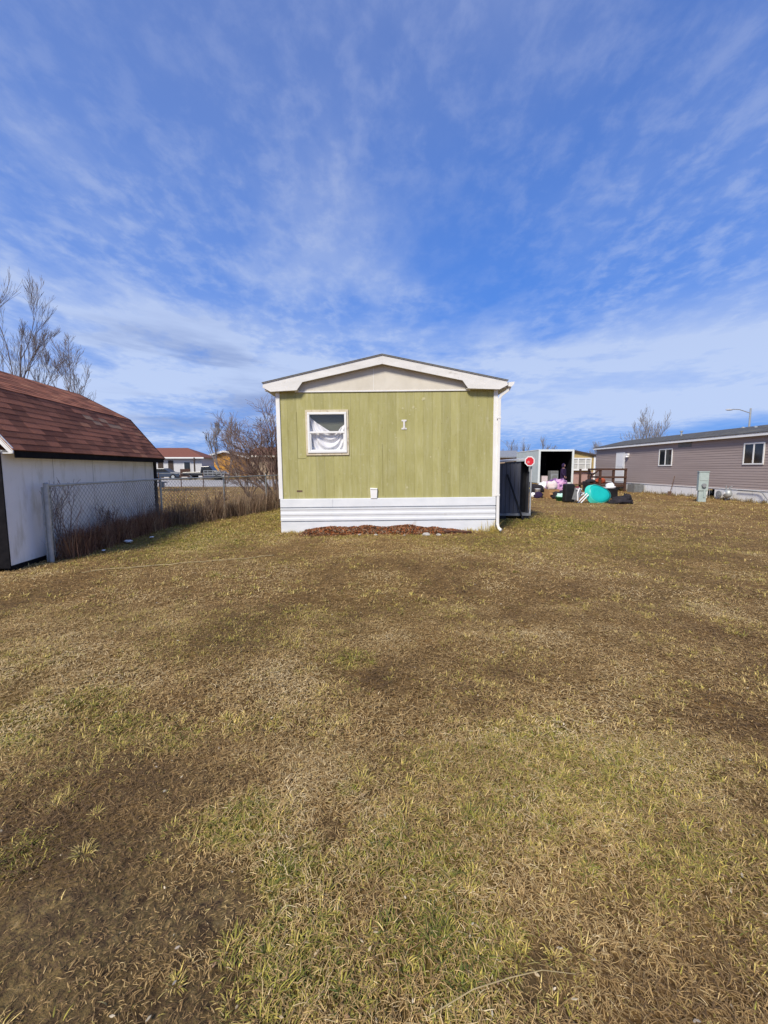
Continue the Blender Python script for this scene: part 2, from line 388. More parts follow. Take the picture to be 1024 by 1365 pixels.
gm = bpy.data.materials.new('lawn_soil'); gm.use_nodes = True
n, l = gm.node_tree.nodes, gm.node_tree.links
bs = n['Principled BSDF']; bs.inputs['Roughness'].default_value = 0.95; bs.inputs['Specular IOR Level'].default_value = 0.1
tc = n.new('ShaderNodeTexCoord'); at = n.new('ShaderNodeAttribute'); at.attribute_name = 'cover'
sep = n.new('ShaderNodeSeparateColor'); l.new(at.outputs['Color'], sep.inputs['Color'])
def gn(scale, det=8, ro=0.65):
    t = n.new('ShaderNodeTexNoise'); t.inputs['Scale'].default_value = scale; t.inputs['Detail'].default_value = det; t.inputs['Roughness'].default_value = ro
    l.new(tc.outputs['Object'], t.inputs['Vector']); return t
def ramp(src, stops):
    r = n.new('ShaderNodeValToRGB'); l.new(src, r.inputs['Fac'])
    e = r.color_ramp.elements
    while len(e) < len(stops): e.new(0.5)
    for k, (p, c) in enumerate(stops): e[k].position = p; e[k].color = tuple(c) + (1,)
    return r
def mixc(f, a, b, typ='MIX'):
    m = n.new('ShaderNodeMix'); m.data_type = 'RGBA'; m.blend_type = typ
    if isinstance(f, float): m.inputs['Factor'].default_value = f
    else: l.new(f, m.inputs['Factor'])
    for s, k in ((a, 'A'), (b, 'B')):
        if isinstance(s, tuple): m.inputs[k].default_value = s
        else: l.new(s, m.inputs[k])
    return m.outputs['Result']
thatch = ramp(gn(26, 10, 0.75).outputs['Fac'], [(0.32, (0.10, 0.060, 0.026)), (0.50, (0.275, 0.172, 0.070)), (0.70, (0.47, 0.315, 0.135))])
olive = ramp(gn(18, 10, 0.75).outputs['Fac'], [(0.32, (0.085, 0.063, 0.018)), (0.5, (0.25, 0.193, 0.048)), (0.70, (0.43, 0.34, 0.095))])
soil = ramp(gn(22, 14, 0.80).outputs['Fac'], [(0.34, (0.060, 0.040, 0.026)), (0.45, (0.16, 0.108, 0.062)), (0.55, (0.25, 0.183, 0.078)), (0.68, (0.36, 0.27, 0.15))])
big = gn(0.35, 6)
bigr = ramp(big.outputs['Fac'], [(0.35, (0.86, 0.83, 0.80)), (0.65, (1.08, 1.06, 1.0))])
c0 = mixc(sep.outputs['Red'], thatch.outputs['Color'], olive.outputs['Color'])
c1 = mixc(sep.outputs['Green'], c0, soil.outputs['Color'])
c2 = mixc(1.0, c1, bigr.outputs['Color'], 'MULTIPLY')
clump = ramp(gn(5.5, 7, .7).outputs['Fac'], [(0.34, (0.72, 0.70, 0.68)), (0.52, (1.0, 1.0, 1.0)), (0.68, (1.28, 1.24, 1.15))])
c2 = mixc(1.0, c2, clump.outputs['Color'], 'MULTIPLY')
# ground colour darkened near the camera to paint dark gaps between the blades
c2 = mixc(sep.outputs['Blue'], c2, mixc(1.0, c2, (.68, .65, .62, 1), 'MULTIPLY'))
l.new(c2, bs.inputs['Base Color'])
bp = n.new('ShaderNodeBump'); bp.inputs['Strength'].default_value = 1.0; bp.inputs['Distance'].default_value = 0.04
l.new(gn(30, 10, 0.7).outputs['Fac'], bp.inputs['Height']); l.new(bp.outputs['Normal'], bs.inputs['Normal'])
me.materials.append(gm)

# ------------------------------------------------------------------ grass
def strips(name, x, y, z, ang, lean, length, width, curl, color, levels=3, flat=False, material=None):
    """N curved tapering strips. ang: heading, lean: start angle from vertical, curl: how much it bends further"""
    N = len(x); L = levels
    V = np.zeros((N, 2 * L + 1, 3), dtype=np.float32)
    dx, dy = np.cos(ang), np.sin(ang)
    sx, sy = -dy, dx
    px, py, pz = x.copy(), y.copy(), z.copy()
    seg = length / L
    th = lean.copy()
    for i in range(L):
        w = width * (1.0 if i == 0 else (1 - 0.55 * (i / L) ** 1.5)) * 0.5
        V[:, 2 * i, 0] = px - sx * w; V[:, 2 * i, 1] = py - sy * w; V[:, 2 * i, 2] = pz
        V[:, 2 * i + 1, 0] = px + sx * w; V[:, 2 * i + 1, 1] = py + sy * w; V[:, 2 * i + 1, 2] = pz
        px = px + np.sin(th) * dx * seg; py = py + np.sin(th) * dy * seg; pz = pz + np.cos(th) * seg
        th = th + curl / L
    V[:, 2 * L, 0] = px; V[:, 2 * L, 1] = py; V[:, 2 * L, 2] = pz
    nv = 2 * L + 1
    base = (np.arange(N) * nv)[:, None]
    q = []
    for i in range(L - 1): q += [2 * i, 2 * i + 1, 2 * i + 3, 2 * i + 2]
    q += [2 * (L - 1), 2 * (L - 1) + 1, 2 * L]
    loops = (base + np.array(q)[None, :]).astype(np.int32).ravel()
    per = np.array([4 * i for i in range(L)], dtype=np.int32)
    starts = ((np.arange(N) * len(q))[:, None] + per[None, :]).astype(np.int32).ravel()
    m = bpy.data.meshes.new(name)
    m.vertices.add(N * nv); m.vertices.foreach_set('co', V.ravel())
    m.loops.add(len(loops)); m.loops.foreach_set('vertex_index', loops)
    m.polygons.add(len(starts)); m.polygons.foreach_set('loop_start', starts)
    m.update()
    a = m.color_attributes.new('tint', 'FLOAT_COLOR', 'POINT')
    cc = np.repeat(np.concatenate([color, np.ones((N, 1))], 1)[:, None, :], nv, 1).astype(np.float32)
    a.data.foreach_set('color', cc.ravel())
    m.materials.append(material or M['grassblade'])
    o = bpy.data.objects.new(name, m); COL.objects.link(o)
    return o

def scatter(y0, y1, per_m2, keep):
    """random lawn positions in view between distances y0 and y1; keep(x,y)-> probability"""
    hw = lambda y: 0.97 * y + 1.2
    area = (hw(y0) + hw(y1)) * (y1 - y0)
    n_ = int(area * per_m2)
    y = y0 + (y1 - y0) * RNG.random(int(n_ * 1.5))
    y = y[RNG.random(len(y)) < hw(y) / hw(y1)][:n_]
    x = (RNG.random(len(y)) * 2 - 1) * hw(y)
    ok = (RNG.random(len(x)) < keep(x, y)) & ~blocked(x, y)
    return x[ok], y[ok]

def pal(t, stops):
    """t in 0..1 -> colours"""
    s = np.array(stops); k = np.clip(t, 0, 0.9999) * (len(s) - 1)
    i = k.astype(int); f = (k - i)[:, None]
    return s[i] * (1 - f) + s[i + 1] * f

STRAW = [(0.135, 0.082, 0.038), (0.29, 0.180, 0.072), (0.44, 0.288, 0.112), (0.57, 0.405, 0.175), (0.71, 0.56, 0.31)]
BLADE = [(0.57, 0.43, 0.17), (0.49, 0.375, 0.10), (0.35, 0.300, 0.058), (0.205, 0.21, 0.038), (0.10, 0.125, 0.027)]

acc_d, acc_g = [], []
rings = [  # y0, y1, thatch/m2, thatch len, width, blades/m2, blade len, width
    (0.55, 2.2, 26000, 0.036, 0.0021, 13000, 0.048, 0.0034),
    (2.2, 4.5, 10500, 0.042, 0.0031, 6500, 0.045, 0.0044),
    (4.5, 9.0, 2600, 0.060, 0.0054, 1800, 0.055, 0.0068),
    (9.0, 19.0, 480, 0.10, 0.010, 420, 0.075, 0.012),
    (19.0, 42.0, 60, 0.2, 0.025, 50, 0.10, 0.03)]
for k, (y0, y1, td, tl, tw, bd, bl, bw) in enumerate(rings):
    # matted dead thatch lying nearly flat
    x, y = scatter(y0, y1, td, lambda x, y: np.clip(0.30 + 0.9 * fbm(x * 2.3, y * 2.3, 77, 3), 0, 1) * (1 - .35 * np.clip(patches(x, y, FRESH), 0, 1)) * (1 - 0.62 * cover(x, y)[2]))
    N = len(x)
    tone = 0.39 + (fbm(x * 1.4, y * 1.4, 91, 4) - 0.5) * 1.3 - .30 * cover(x, y)[2] + RNG.normal(0, 0.22, N)
    strips('dead_grass', x, y, relief(x, y) + 0.002 + RNG.random(N) ** 2 * 0.022, RNG.random(N) * 6.283, 1.15 + RNG.random(N) * 0.35,
           tl * (0.35 + RNG.random(N)) * (1 - .5 * cover(x, y)[2]), tw * (0.7 + 0.6 * RNG.random(N)), 0.15 + RNG.random(N) * 1.3, pal(tone, STRAW) * (0.75 + 0.75 * RNG.random(N) ** 1.5)[:, None], 3 if k < 2 else 2)
    acc_d.append(COL.objects['dead_grass']); acc_d[-1].name = 'dead_layer'
    # living and yellowed blades: tufts whose blades splay outwards, plus loose ones
    per = (26, 22, 14, 9, 5)[k]
    tx, ty = scatter(y0, y1, bd * 1.05 / per, lambda x, y: cover(x, y)[0])
    cnt = np.maximum(3, (per * RNG.gamma(2.2, .45, len(tx)))).astype(int)
    own = np.repeat(np.arange(len(tx)), cnt)
    rad = (0.012 + 0.030 * RNG.random(len(tx))) * (1, 1.05, 1.3, 2.2, 4)[k]
    vig = 0.45 + 0.75 * RNG.random(len(tx)) ** 1.5
    a = RNG.random(len(own)) * 6.283; rr = np.sqrt(RNG.random(len(own))) * rad[own]
    x = tx[own] + rr * np.cos(a); y = ty[own] + rr * np.sin(a)
    lx, ly = scatter(y0, y1, bd * .75, lambda x, y: cover(x, y)[0] * .85)
    hue = np.concatenate([RNG.normal(0, .13, len(tx))[own], RNG.normal(0, .13, len(lx))])
    head = np.concatenate([a + RNG.normal(0, .7, len(a)), RNG.random(len(lx)) * 6.283])
    lean = np.concatenate([.12 + 1.05 * rr / rad[own] * RNG.random(len(own)) + .40 * RNG.random(len(own)), .4 + RNG.random(len(lx)) * .9])
    leng = np.concatenate([vig[own], np.full(len(lx), .75)])
    x = np.concatenate([x, lx]); y = np.concatenate([y, ly])
    N = len(x)
    d, g, b = cover(x, y)
    tone = 0.20 + 0.42 * np.clip(g, 0, 1) + hue + RNG.normal(0, 0.20, N)
    strips('grass', x, y, relief(x, y) - 0.003, head, lean, bl * leng * (0.5 + 0.8 * RNG.random(N)), bw * (0.65 + 0.7 * RNG.random(N)),
           0.3 + RNG.random(N) * 2.3, pal(tone, BLADE) * (0.62 + 0.95 * RNG.random(N) ** 1.6)[:, None], 3)
    acc_g.append(COL.objects['grass']); acc_g[-1].name = 'live_layer'
def join_np(objs, name):
    vs, ls, ss, cs = [], [], [], []; vo = lo = 0
    for o in objs:
        m = o.data
        a = np.empty(len(m.vertices) * 3, np.float32); m.vertices.foreach_get('co', a); vs.append(a)
        b = np.empty(len(m.loops), np.int32); m.loops.foreach_get('vertex_index', b); ls.append(b + vo)
        c = np.empty(len(m.polygons), np.int32); m.polygons.foreach_get('loop_start', c); ss.append(c + lo)
        d = np.empty(len(m.vertices) * 4, np.float32); m.color_attributes['tint'].data.foreach_get('color', d); cs.append(d)
        vo += len(m.vertices); lo += len(m.loops)
    mt = objs[0].data.materials[0]
    for o in objs:
        m = o.data; bpy.data.objects.remove(o); bpy.data.meshes.remove(m)
    m = bpy.data.meshes.new(name)
    m.vertices.add(vo); m.vertices.foreach_set('co', np.concatenate(vs))
    m.loops.add(lo); m.loops.foreach_set('vertex_index', np.concatenate(ls))
    s = np.concatenate(ss); m.polygons.add(len(s)); m.polygons.foreach_set('loop_start', s)
    m.update()
    a = m.color_attributes.new('tint', 'FLOAT_COLOR', 'POINT'); a.data.foreach_set('color', np.concatenate(cs))
    m.materials.append(mt)
    o = bpy.data.objects.new(name, m); COL.objects.link(o); return o
dead = join_np(acc_d, 'dead_grass')
tag(dead, 'matted dead tan grass lying flat all over the lawn', 'dead grass', kind='stuff')
live = join_np(acc_g, 'grass')
tag(live, 'short yellow green grass blades growing in tufts across the lawn', 'grass', kind='stuff')

# weeds along the fences: (polyline, width, count, height, palette)
def weeds(name, label, line, spread, count, hgt, wid, palette, hvar=0.6, tall=0.06):
    pts = np.array(line, float); seg = np.diff(pts, axis=0); L = np.hypot(seg[:, 0], seg[:, 1])
    cum = np.concatenate([[0], np.cumsum(L)])
    t = RNG.random(count) * cum[-1]
    # stems bunch together
    t = np.clip(t + 0.10 * np.sin(t * 9.0) + RNG.normal(0, 0.03, count), 0, cum[-1] - 1e-4)
    i = np.clip(np.searchsorted(cum, t) - 1, 0, len(L) - 1); f = (t - cum[i]) / L[i]
    nrm = np.stack([-seg[:, 1] / L, seg[:, 0] / L], 1)
    off = RNG.normal(0, spread, count)
    x = pts[i, 0] + seg[i, 0] * f + nrm[i, 0] * off; y = pts[i, 1] + seg[i, 1] * f + nrm[i, 1] * off
    k = fbm(t * 2.2, t * 0 + 3.3, 19, 3)
    h = hgt * (0.35 + hvar * RNG.random(count)) * (0.55 + 0.9 * k)
    tl = RNG.random(count) < tall
    h[tl] *= 1.9
    tone = RNG.random(count) * 0.8 + (fbm(t * 3, off * 6, 4, 2) - 0.5) * 0.5 + 0.1
    o = strips(name, x, y, relief(x, y) - 0.01, RNG.random(count) * 6.283, RNG.random(count) ** 2 * 0.75, h, wid * (0.6 + 0.8 * RNG.random(count)),
               RNG.normal(0.25, 0.9, count), pal(tone, palette), 4, material=M['weed'])
    tag(o, label, 'weeds', kind='stuff')
    return o
RUST = [(0.08, 0.040, 0.028), (0.16, 0.082, 0.054), (0.27, 0.145, 0.09), (0.36, 0.22, 0.14), (0.50, 0.38, 0.25)]
GREYW = [(0.10, 0.062, 0.045), (0.19, 0.122, 0.082), (0.29, 0.195, 0.13), (0.40, 0.29, 0.19), (0.52, 0.41, 0.27)]
weeds('dry_weeds', 'dense reddish brown dead weeds standing between the shed and fence', [(-5.32, 6.85), (-5.47, 8.5), (-5.66, 10.6)], 0.10, 8500, 0.52, 0.006, RUST, hvar=.75, tall=0.03)
weeds('dry_weeds', 'grey brown dead weeds grown through the farther fence run', [(-5.68, 10.9), (-4.95, 13.0), (-4.35, 15.5), (-3.8, 18.0), (-3.3, 20.5)], 0.20, 10000, 0.72, 0.008, GREYW, tall=0.07)
weeds('dry_tuft', 'dry yellow tuft at the foot of the downspout', [(2.2, 9.68), (2.75, 9.70)], 0.04, 260, 0.22, 0.007, BLADE[:3], tall=0.1)
weeds('dry_tuft', 'low dry grass fringe along the foot of the white skirting', [(-2.5, 9.765), (2.6, 9.765)], 0.02, 1500, 0.09, 0.006, BLADE[:3], tall=0.06)
weeds('dry_tuft', 'dry grass fringe along the foot of the taupe trailer skirting', [(16.0, 11), (16.0, 32)], 0.10, 3500, 0.22, 0.014, [(0.20, 0.15, 0.06), (0.27, 0.2, 0.08), (0.14, 0.10, 0.05), (0.33, 0.25, 0.13)], tall=0.05)

# loose litter in the lawn: dead leaves, pebbles, white scraps
mb = MB()
for i in range(330):
    yy = 1.0 + 9.5 * random.random() ** 1.7
    xx = (random.random() * 2 - 1) * (0.95 * yy + 0.3)
    if abs(xx) > 5.0 and yy > 5.5: continue
    s = random.uniform(0.003, 0.009) * (1 + yy * 0.10)
    z = float(relief(np.array([xx]), np.array([yy]))[0]) + 0.012
    a = random.random() * 6.28
    mb.ct = random.choice([(0.62, 0.52, 0.36, 1), (0.46, 0.36, 0.22, 1), (0.55, 0.47, 0.32, 1), (0.30, 0.19, 0.11, 1), (0.5, 0.43, 0.3, 1), (0.35, 0.3, 0.24, 1)])
    m_ = Matrix.Translation((xx, yy, z)) @ Matrix.Rotation(a, 4, 'Z') @ Matrix.Rotation(random.uniform(-.5, .5), 4, 'X')
    pr = [(-1, 0, 0), (-0.3, 0.45, .2), (0.5, 0.4, .25), (1.2, 0, .5), (0.5, -0.4, .25), (-0.3, -0.45, .2)]
    vs = [m_ @ (Vector(p) * s) for p in pr] + [m_ @ (Vector((p[0], p[1], p[2] - .12)) * s) for p in pr]
    mb.add(vs, [(0, 1, 2, 3, 4, 5), (11, 10, 9, 8, 7, 6)] + [(k, 6 + k, 6 + (k + 1) % 6, (k + 1) % 6) for k in range(6)])
o = mb.build('leaf_litter', M['litter']); tag(o, 'small pale dead leaves and bits scattered over the lawn', 'leaf litter', kind='stuff')

# ------------------------------------------------------------------ the olive mobile home
house = thing('mobile_home', 'olive green mobile home end wall with white gable and skirting in centre', 'mobile home', (0, 9.83, 0.0))
house.rotation_euler = (0, R(-0.6), 0)
XL, XR, ZS, ZW, DEP = -2.40, 2.60, 0.80, 3.30, 15.5
WX0, WX1, WZ0, WZ1 = -1.735, -0.835, 1.865, 2.790     # window opening
def grooved(x0, x1, z0, z1, mbw):
    """plank panel with vertical saw-cut grooves"""
    pitch, gw, gd = 0.2085, 0.008, 0.004
    prof = [(x0, 0)]
    k = math.ceil((x0 - XL) / pitch)
    while XL + k * pitch < x1 - 0.012:
        g = XL + k * pitch
        if g > x0 + 0.012: prof += [(g - gw / 2, 0), (g - gw / 2 + 0.001, gd), (g + gw / 2 - 0.001, gd), (g + gw / 2, 0)]
        k += 1
    prof.append((x1, 0))
    n_ = len(prof)
    mbw.add([(a, b, z0) for a, b in prof] + [(a, b, z1) for a, b in prof], [(i, i + 1, n_ + i + 1, n_ + i) for i in range(n_ - 1)])
w = MB()
grooved(XL, WX0, ZS, ZW, w); grooved(WX1, XR, ZS, ZW, w); grooved(WX0, WX1, ZS, WZ0, w); grooved(WX0, WX1, WZ1, ZW, w)
for x0, x1, z0, z1 in ((WX0, WX0, WZ0, WZ1), (WX1, WX1, WZ0, WZ1)):
    w.add([(x0, 0, z0), (x0, 0.12, z0), (x0, 0.12, z1), (x0, 0, z1)], [(0, 1, 2, 3)])
w.box(XL - 0.001, XL + 0.05, 0.02, DEP, ZS, ZW); w.box(XR - 0.05, XR + 0.001, 0.02, DEP, ZS, ZW); w.box(XL + .05, XR - .05, DEP - 0.05, DEP, ZS, ZW)
w.build('wall', M['green'], house)
# joint outline of the patched wall panel left of the window
M['seam'] = mat('dark_olive_seam', (0.17, 0.15, 0.05), (0.22, 0.2, 0.07))
for q in ((-1.985, -1.978, 1.74, 2.80), (-1.978, -1.80, 1.738, 1.746), (-0.018, -0.010, 0.86, 2.05)):
    MB().box(q[0], q[1], -0.004, -0.0005, q[2], q[3]).build('panel_seam', M['seam'], house)
# peeled paint flecks above the letter
M['fleck'] = mat('bare_paint_patch', (0.46, 0.43, 0.22), (0.52, 0.48, 0.28), 20)
for fx_, fz_, fs in ((0.93, 3.07, .045), (0.46, 2.86, .03), (0.70, 2.88, .035), (0.76, 2.85, .02), (0.62, 2.72, .018), (0.30, 2.2, .02), (1.55, 1.9, .018), (0.55, 1.05, .03), (-0.2, 1.9, .016), (1.1, 1.75, .022), (2.2, 2.9, .02)):
    nn = 9
    pts = [(fx_ + fs * (0.6 + 0.5 * random.random()) * math.cos(6.283 * k / nn), fz_ + fs * (0.6 + 0.6 * random.random()) * math.sin(6.283 * k / nn)) for k in range(nn)]
    p = MB(); p.prism(pts, -0.0035, -0.0008, 'y'); p.build('paint_fleck', M['fleck'], house)
# interior box behind the window
rm = MB()
rm.add([(WX0 - .3, 0.9, WZ0 - .3), (WX1 + .3, 0.9, WZ0 - .3), (WX1 + .3, 0.9, WZ1 + .3), (WX0 - .3, 0.9, WZ1 + .3), (WX0 - .3, .13, WZ0 - .3), (WX1 + .3, .13, WZ0 - .3), (WX1 + .3, .13, WZ1 + .3), (WX0 - .3, .13, WZ1 + .3)],
       [(0, 1, 2, 3), (0, 4, 5, 1), (1, 5, 6, 2), (2, 6, 7, 3), (3, 7, 4, 0)])
rm.build('room_lining', M['dark_room'], house)
bl = MB(); 
for k in range(26):
    z = WZ0 + 0.01 + k * 0.0355
    bl.box(WX0 + .01, WX1 - .01, 0.135, 0.139, z, z + 0.034)
bl.build('window_blind', M['blind'], house)
win = MB()   # faded outer casing
t = 0.045
win.box(WX0 - t, WX1 + t, -0.022, 0.0, WZ1, WZ1 + 0.055); win.box(WX0 - t, WX1 + t, -0.026, 0.0, WZ0 - 0.055, WZ0)
win.box(WX0 - t, WX0, -0.020, 0.0, WZ0, WZ1); win.box(WX1, WX1 + t, -0.020, 0.0, WZ0, WZ1)
window = win.build('window', mat('faded_tan_casing', (0.56, 0.48, 0.33), (0.66, 0.60, 0.46), 9, 6, c=(0.26, 0.16, 0.08), c_scale=6, c_lo=0.54, c_hi=0.7), house, bevel=0.003)
fr = MB(); fw = 0.05
fr.box(WX0 + .001, WX1 - .001, -0.040, 0.05, WZ1 - fw, WZ1 - .001); fr.box(WX0 + .001, WX1 - .001, -0.045, 0.05, WZ0 + .001, WZ0 + fw)
fr.box(WX0 + .001, WX0 + fw, -0.038, 0.05, WZ0 + fw, WZ1 - fw); fr.box(WX1 - fw, WX1 - .001, -0.038, 0.05, WZ0 + fw, WZ1 - fw)
zm = 2.335
fr.box(WX0 + fw, WX1 - fw, -0.034, 0.05, zm - 0.022, zm + 0.022)
fr.build('frame', M['vinyl'], window, bevel=0.004)
fr = MB(); fr.box(WX0 + fw, WX0 + fw + .03, -.022, .045, WZ0 + fw, zm - .022); fr.box(WX1 - fw - .03, WX1 - fw, -.022, .045, WZ0 + fw, zm - .022); fr.box(WX0 + fw + .03, WX1 - fw - .03, -.022, .045, WZ0 + fw, WZ0 + fw + .025)
fr.build('sash', M['vinyl'], window, bevel=0.003)
g = MB(); g.box(WX0 + fw, WX1 - fw, 0.0, 0.004, zm + .022, WZ1 - fw); g.box(WX0 + fw + .03, WX1 - fw - .03, 0.006, 0.010, WZ0 + fw + .025, zm - .022)
g.build('pane', M['glass'], window)
# sagging sheet hung behind the glass
cu = MB(); nu, nv = 60, 40; vs = []
for j in range(nv + 1):
    for i in range(nu + 1):
        u, v = i / nu, j / nv
        # top edge: high at the left, sagging to the middle bar, a small peak at right
        top = 2.73 - 0.36 * min(1, u / 0.55) ** 0.8 if u < 0.55 else 2.37 - 0.03 * math.sin((u - .55) / .3 * 3.14) + max(0, (u - 0.78) / 0.22) ** 0.6 * 0.14
        bot = WZ0 + 0.02
        z = bot + (top - bot) * v
        sag = 0.010 * math.sin(3.14 * u) * math.sin(18 * v + 6 * math.sin(3.14 * u))
        fold = 0.012 * math.sin(30 * u + 4 * v) * (1 - v) * abs(u - .5) * 2 + 0.022 * math.sin(16 * v - 14 * (u - 0.5) ** 2 * 4 + 1.5)
        vs.append((WX0 + 0.02 + (WX1 - WX0 - 0.04) * u, 0.085 + sag + fold, z))
cu.add(vs, [(j * (nu + 1) + i, j * (nu + 1) + i + 1, (j + 1) * (nu + 1) + i + 1, (j + 1) * (nu + 1) + i) for j in range(nv) for i in range(nu)])
cur = cu.build('curtain', M['cloth'], None, (0, 9.83, 0), smooth=True)
sol = cur.modifiers.new('thickness', 'SOLIDIFY'); sol.thickness = 0.003
cur.rotation_euler = (0, R(-0.6), 0)
tag(cur, 'white sheet sagging as a curtain inside the olive wall window', 'curtain')
# skirting: ribbed metal profile
prof = [(-.03, -.06), (-.03, .255), (.004, .262), (.004, .280), (-.040, .288), (-.040, .335), (-.030, .36), (-.030, .40), (-.039, .425), (-.039, .465), (-.030, .49), (-.030, .53), (-.040, .555), (-.040, .580), (.004, .588), (.004, .606), (-.040, .612), (-.034, .79), (-.030, .803), (-.002, .806)]
s = MB(); s.strip(prof, XL - .02, XR + .02, 'x')
s.add([(XL - .02, a, b) for a, b in prof] + [(XL - .02, 0.05, .806), (XL - .02, 0.05, -.06)], [tuple(range(len(prof) + 2))])
s.add([(XR + .02, a, b) for a, b in prof] + [(XR + .02, 0.05, .806), (XR + .02, 0.05, -.06)], [tuple(range(len(prof) + 1, -1, -1))])
s.box(XL - .02, XL + .01, 0.05, DEP, -.06, ZS - .002); s.box(XR - .01, XR + .02, 0.05, DEP, -.06, ZS - .002)
s.box(-1.205, -1.199, -.0445, -.035, .612, .79); s.box(1.30, 1.304, -.0445, -.035, .612, .79)
s.build('skirting', M['skirt'], house)
tr = MB(); tr.box(XL - .045, XL + .045, -.025, .06, ZS + .007, ZW - .05); tr.build('corner_trim', M['white_trim'], house, bevel=.004)
tr = MB(); tr.box(XR - .06, XR + .035, -.025, .06, ZS + .007, ZW - .02); tr.build('corner_trim', M['white_trim'], house, bevel=.004)
# gable: cream triangle, raked fascia with boxed returns, roof
PK = 4.03; EX = 2.80; EZ = 3.44; sl = (PK - EZ) / EX
gb = MB(); gb.prism([(-2.0, ZW - .06), (2.0, ZW - .06), (2.0, 3.58), (0, PK - .04), (-2.0, 3.58)], -.014, -.002, 'y')
gb.build('gable_panel', M['cream'], house)
gb = MB(); gb.box(-2.0, 2.0, -.024, -.015, ZW - .062, ZW - .035); gb.box(-.204, -.196, -.018, -.0145, ZW - .03, PK - .1); gb.build('gable_batten', M['white_trim'], house)
def fasc(sg):
    EX = 2.68 if sg < 0 else 2.80
    return [(0.0, PK - .02), (sg * EX, EZ - .02), (sg * (EX + .02), EZ - .11), (sg * (EX - .16), 3.235), (sg * 1.93, 3.262), (sg * 1.88, 3.33), (sg * 1.80, PK - .212 - sl * 1.80), (0.0, PK - .212)]
for sg in (-1, 1):
    f_ = MB(); pl = fasc(sg); f_.prism(pl if sg < 0 else pl[::-1], -.15, -.118, 'y')
    f_.box(min(sg * 1.90, sg * 2.66), max(sg * 1.90, sg * 2.66), -.117, -.001, 3.262, 3.275)
    f_.build('fascia', M['fascia'], house, bevel=.004)
    # side eave box
    eo = 2.66 if sg < 0 else 2.80
    e = MB(); e.box(min(sg * 2.46, sg * eo), max(sg * 2.46, sg * eo), -.10, DEP + .1, 3.28, 3.40); e.build('soffit', M['fascia'], house)
rf = MB()
for sg in (-1, 1):
    EX = 2.68 if sg < 0 else 2.80
    a, b = (0, PK - .004), (sg * (EX + .02), EZ - .004 - sl * .02)
    poly = [(a[0], a[1]), (b[0], b[1]), (b[0], b[1] - .016), (a[0], a[1] - .016)]
    rf.prism(poly if sg > 0 else poly[::-1], -.17, DEP + .2, 'y')
    poly = [(a[0], a[1] + .010), (b[0] + sg * .01, b[1] + .008), (b[0] + sg * .01, b[1] + .003), (a[0], a[1] + .003)]
    rf.prism(poly if sg > 0 else poly[::-1], -.178, DEP + .2, 'y')
rf.build('roof', M['shingle_grey'], house)
gt = MB()   # gutter at the right eave
gp = [(2.83, 3.39), (2.83, 3.30), (2.90, 3.29), (2.955, 3.345), (2.965, 3.40), (2.955, 3.40), (2.945, 3.352), (2.895, 3.302), (2.84, 3.31), (2.84, 3.39)]
gt.prism(gp[::-1], -.16, DEP, 'y'); gt.prism([(2.841, 3.388), (2.841, 3.311), (2.895, 3.303), (2.944, 3.353), (2.954, 3.398)][::-1], -.158, -.150, 'y')
gutter = gt.build('gutter', M['white_trim'], house)
ds = MB(); 
def rect_tube(mb_, pts, a, b):
    vs = []
    for i, p_ in enumerate(pts):
        p_ = Vector(p_); d = Vector(pts[min(i + 1, len(pts) - 1)]) - Vector(pts[max(i - 1, 0)]); d.normalize()
        w_ = Vector((0, 1, 0)); u_ = w_.cross(d).normalized()
        w_ = d.cross(u_)
        for q, r_ in ((-1, -1), (1, -1), (1, 1), (-1, 1)): vs.append(p_ + u_ * a * q + w_ * b * r_)
    fs = [(i * 4 + k, i * 4 + (k + 1) % 4, i * 4 + 4 + (k + 1) % 4, i * 4 + 4 + k) for i in range(len(pts) - 1) for k in range(4)]
    fs += [(3, 2, 1, 0), tuple(len(vs) - 4 + k for k in range(4))]
    mb_.add(vs, fs)
rect_tube(ds, [(2.89, -.06, 3.30), (2.86, -.06, 3.24), (2.70, -.04, 3.12), (2.668, -.03, 3.04), (2.665, -.03, 1.5), (2.672, -.03, .16), (2.69, -.06, .07), (2.73, -.14, .03)], .032, .025)
ds.build('downspout', M['white_trim'], house, bevel=.006)
for zs_ in (.83, 2.6): MB().box(2.60, 2.705, -.062, -.056, zs_, zs_ + .04).build('downspout_strap', M['white_trim'], house)
# white letter I on the wall
let = MB(); 
let.prism([(.428, 2.38), (.548, 2.38), (.548, 2.415), (.512, 2.42), (.508, 2.56), (.545, 2.566), (.545, 2.602), (.43, 2.602), (.43, 2.566), (.468, 2.56), (.464, 2.42), (.428, 2.415)], -.012, .002, 'y')
let.build('letter', M['fascia'], house, bevel=.002)
vt = MB(); vt.prism([(-.30, .80), (-.155, .80), (-.142, 1.035), (-.315, 1.045)], -.05, -.0005, 'y'); vt.prism([(-.315, 1.04), (-.142, 1.03), (-.150, 1.005), (-.307, 1.012)], -.062, -.051, 'y')
vt.build('vent_flap', M['vinyl'], house, bevel=.004)
vt = MB(); vt.box(-2.03, -1.90, -.006, -.0005, .965, 1.005); 
vt.build('wall_slot', M['copper'], house)

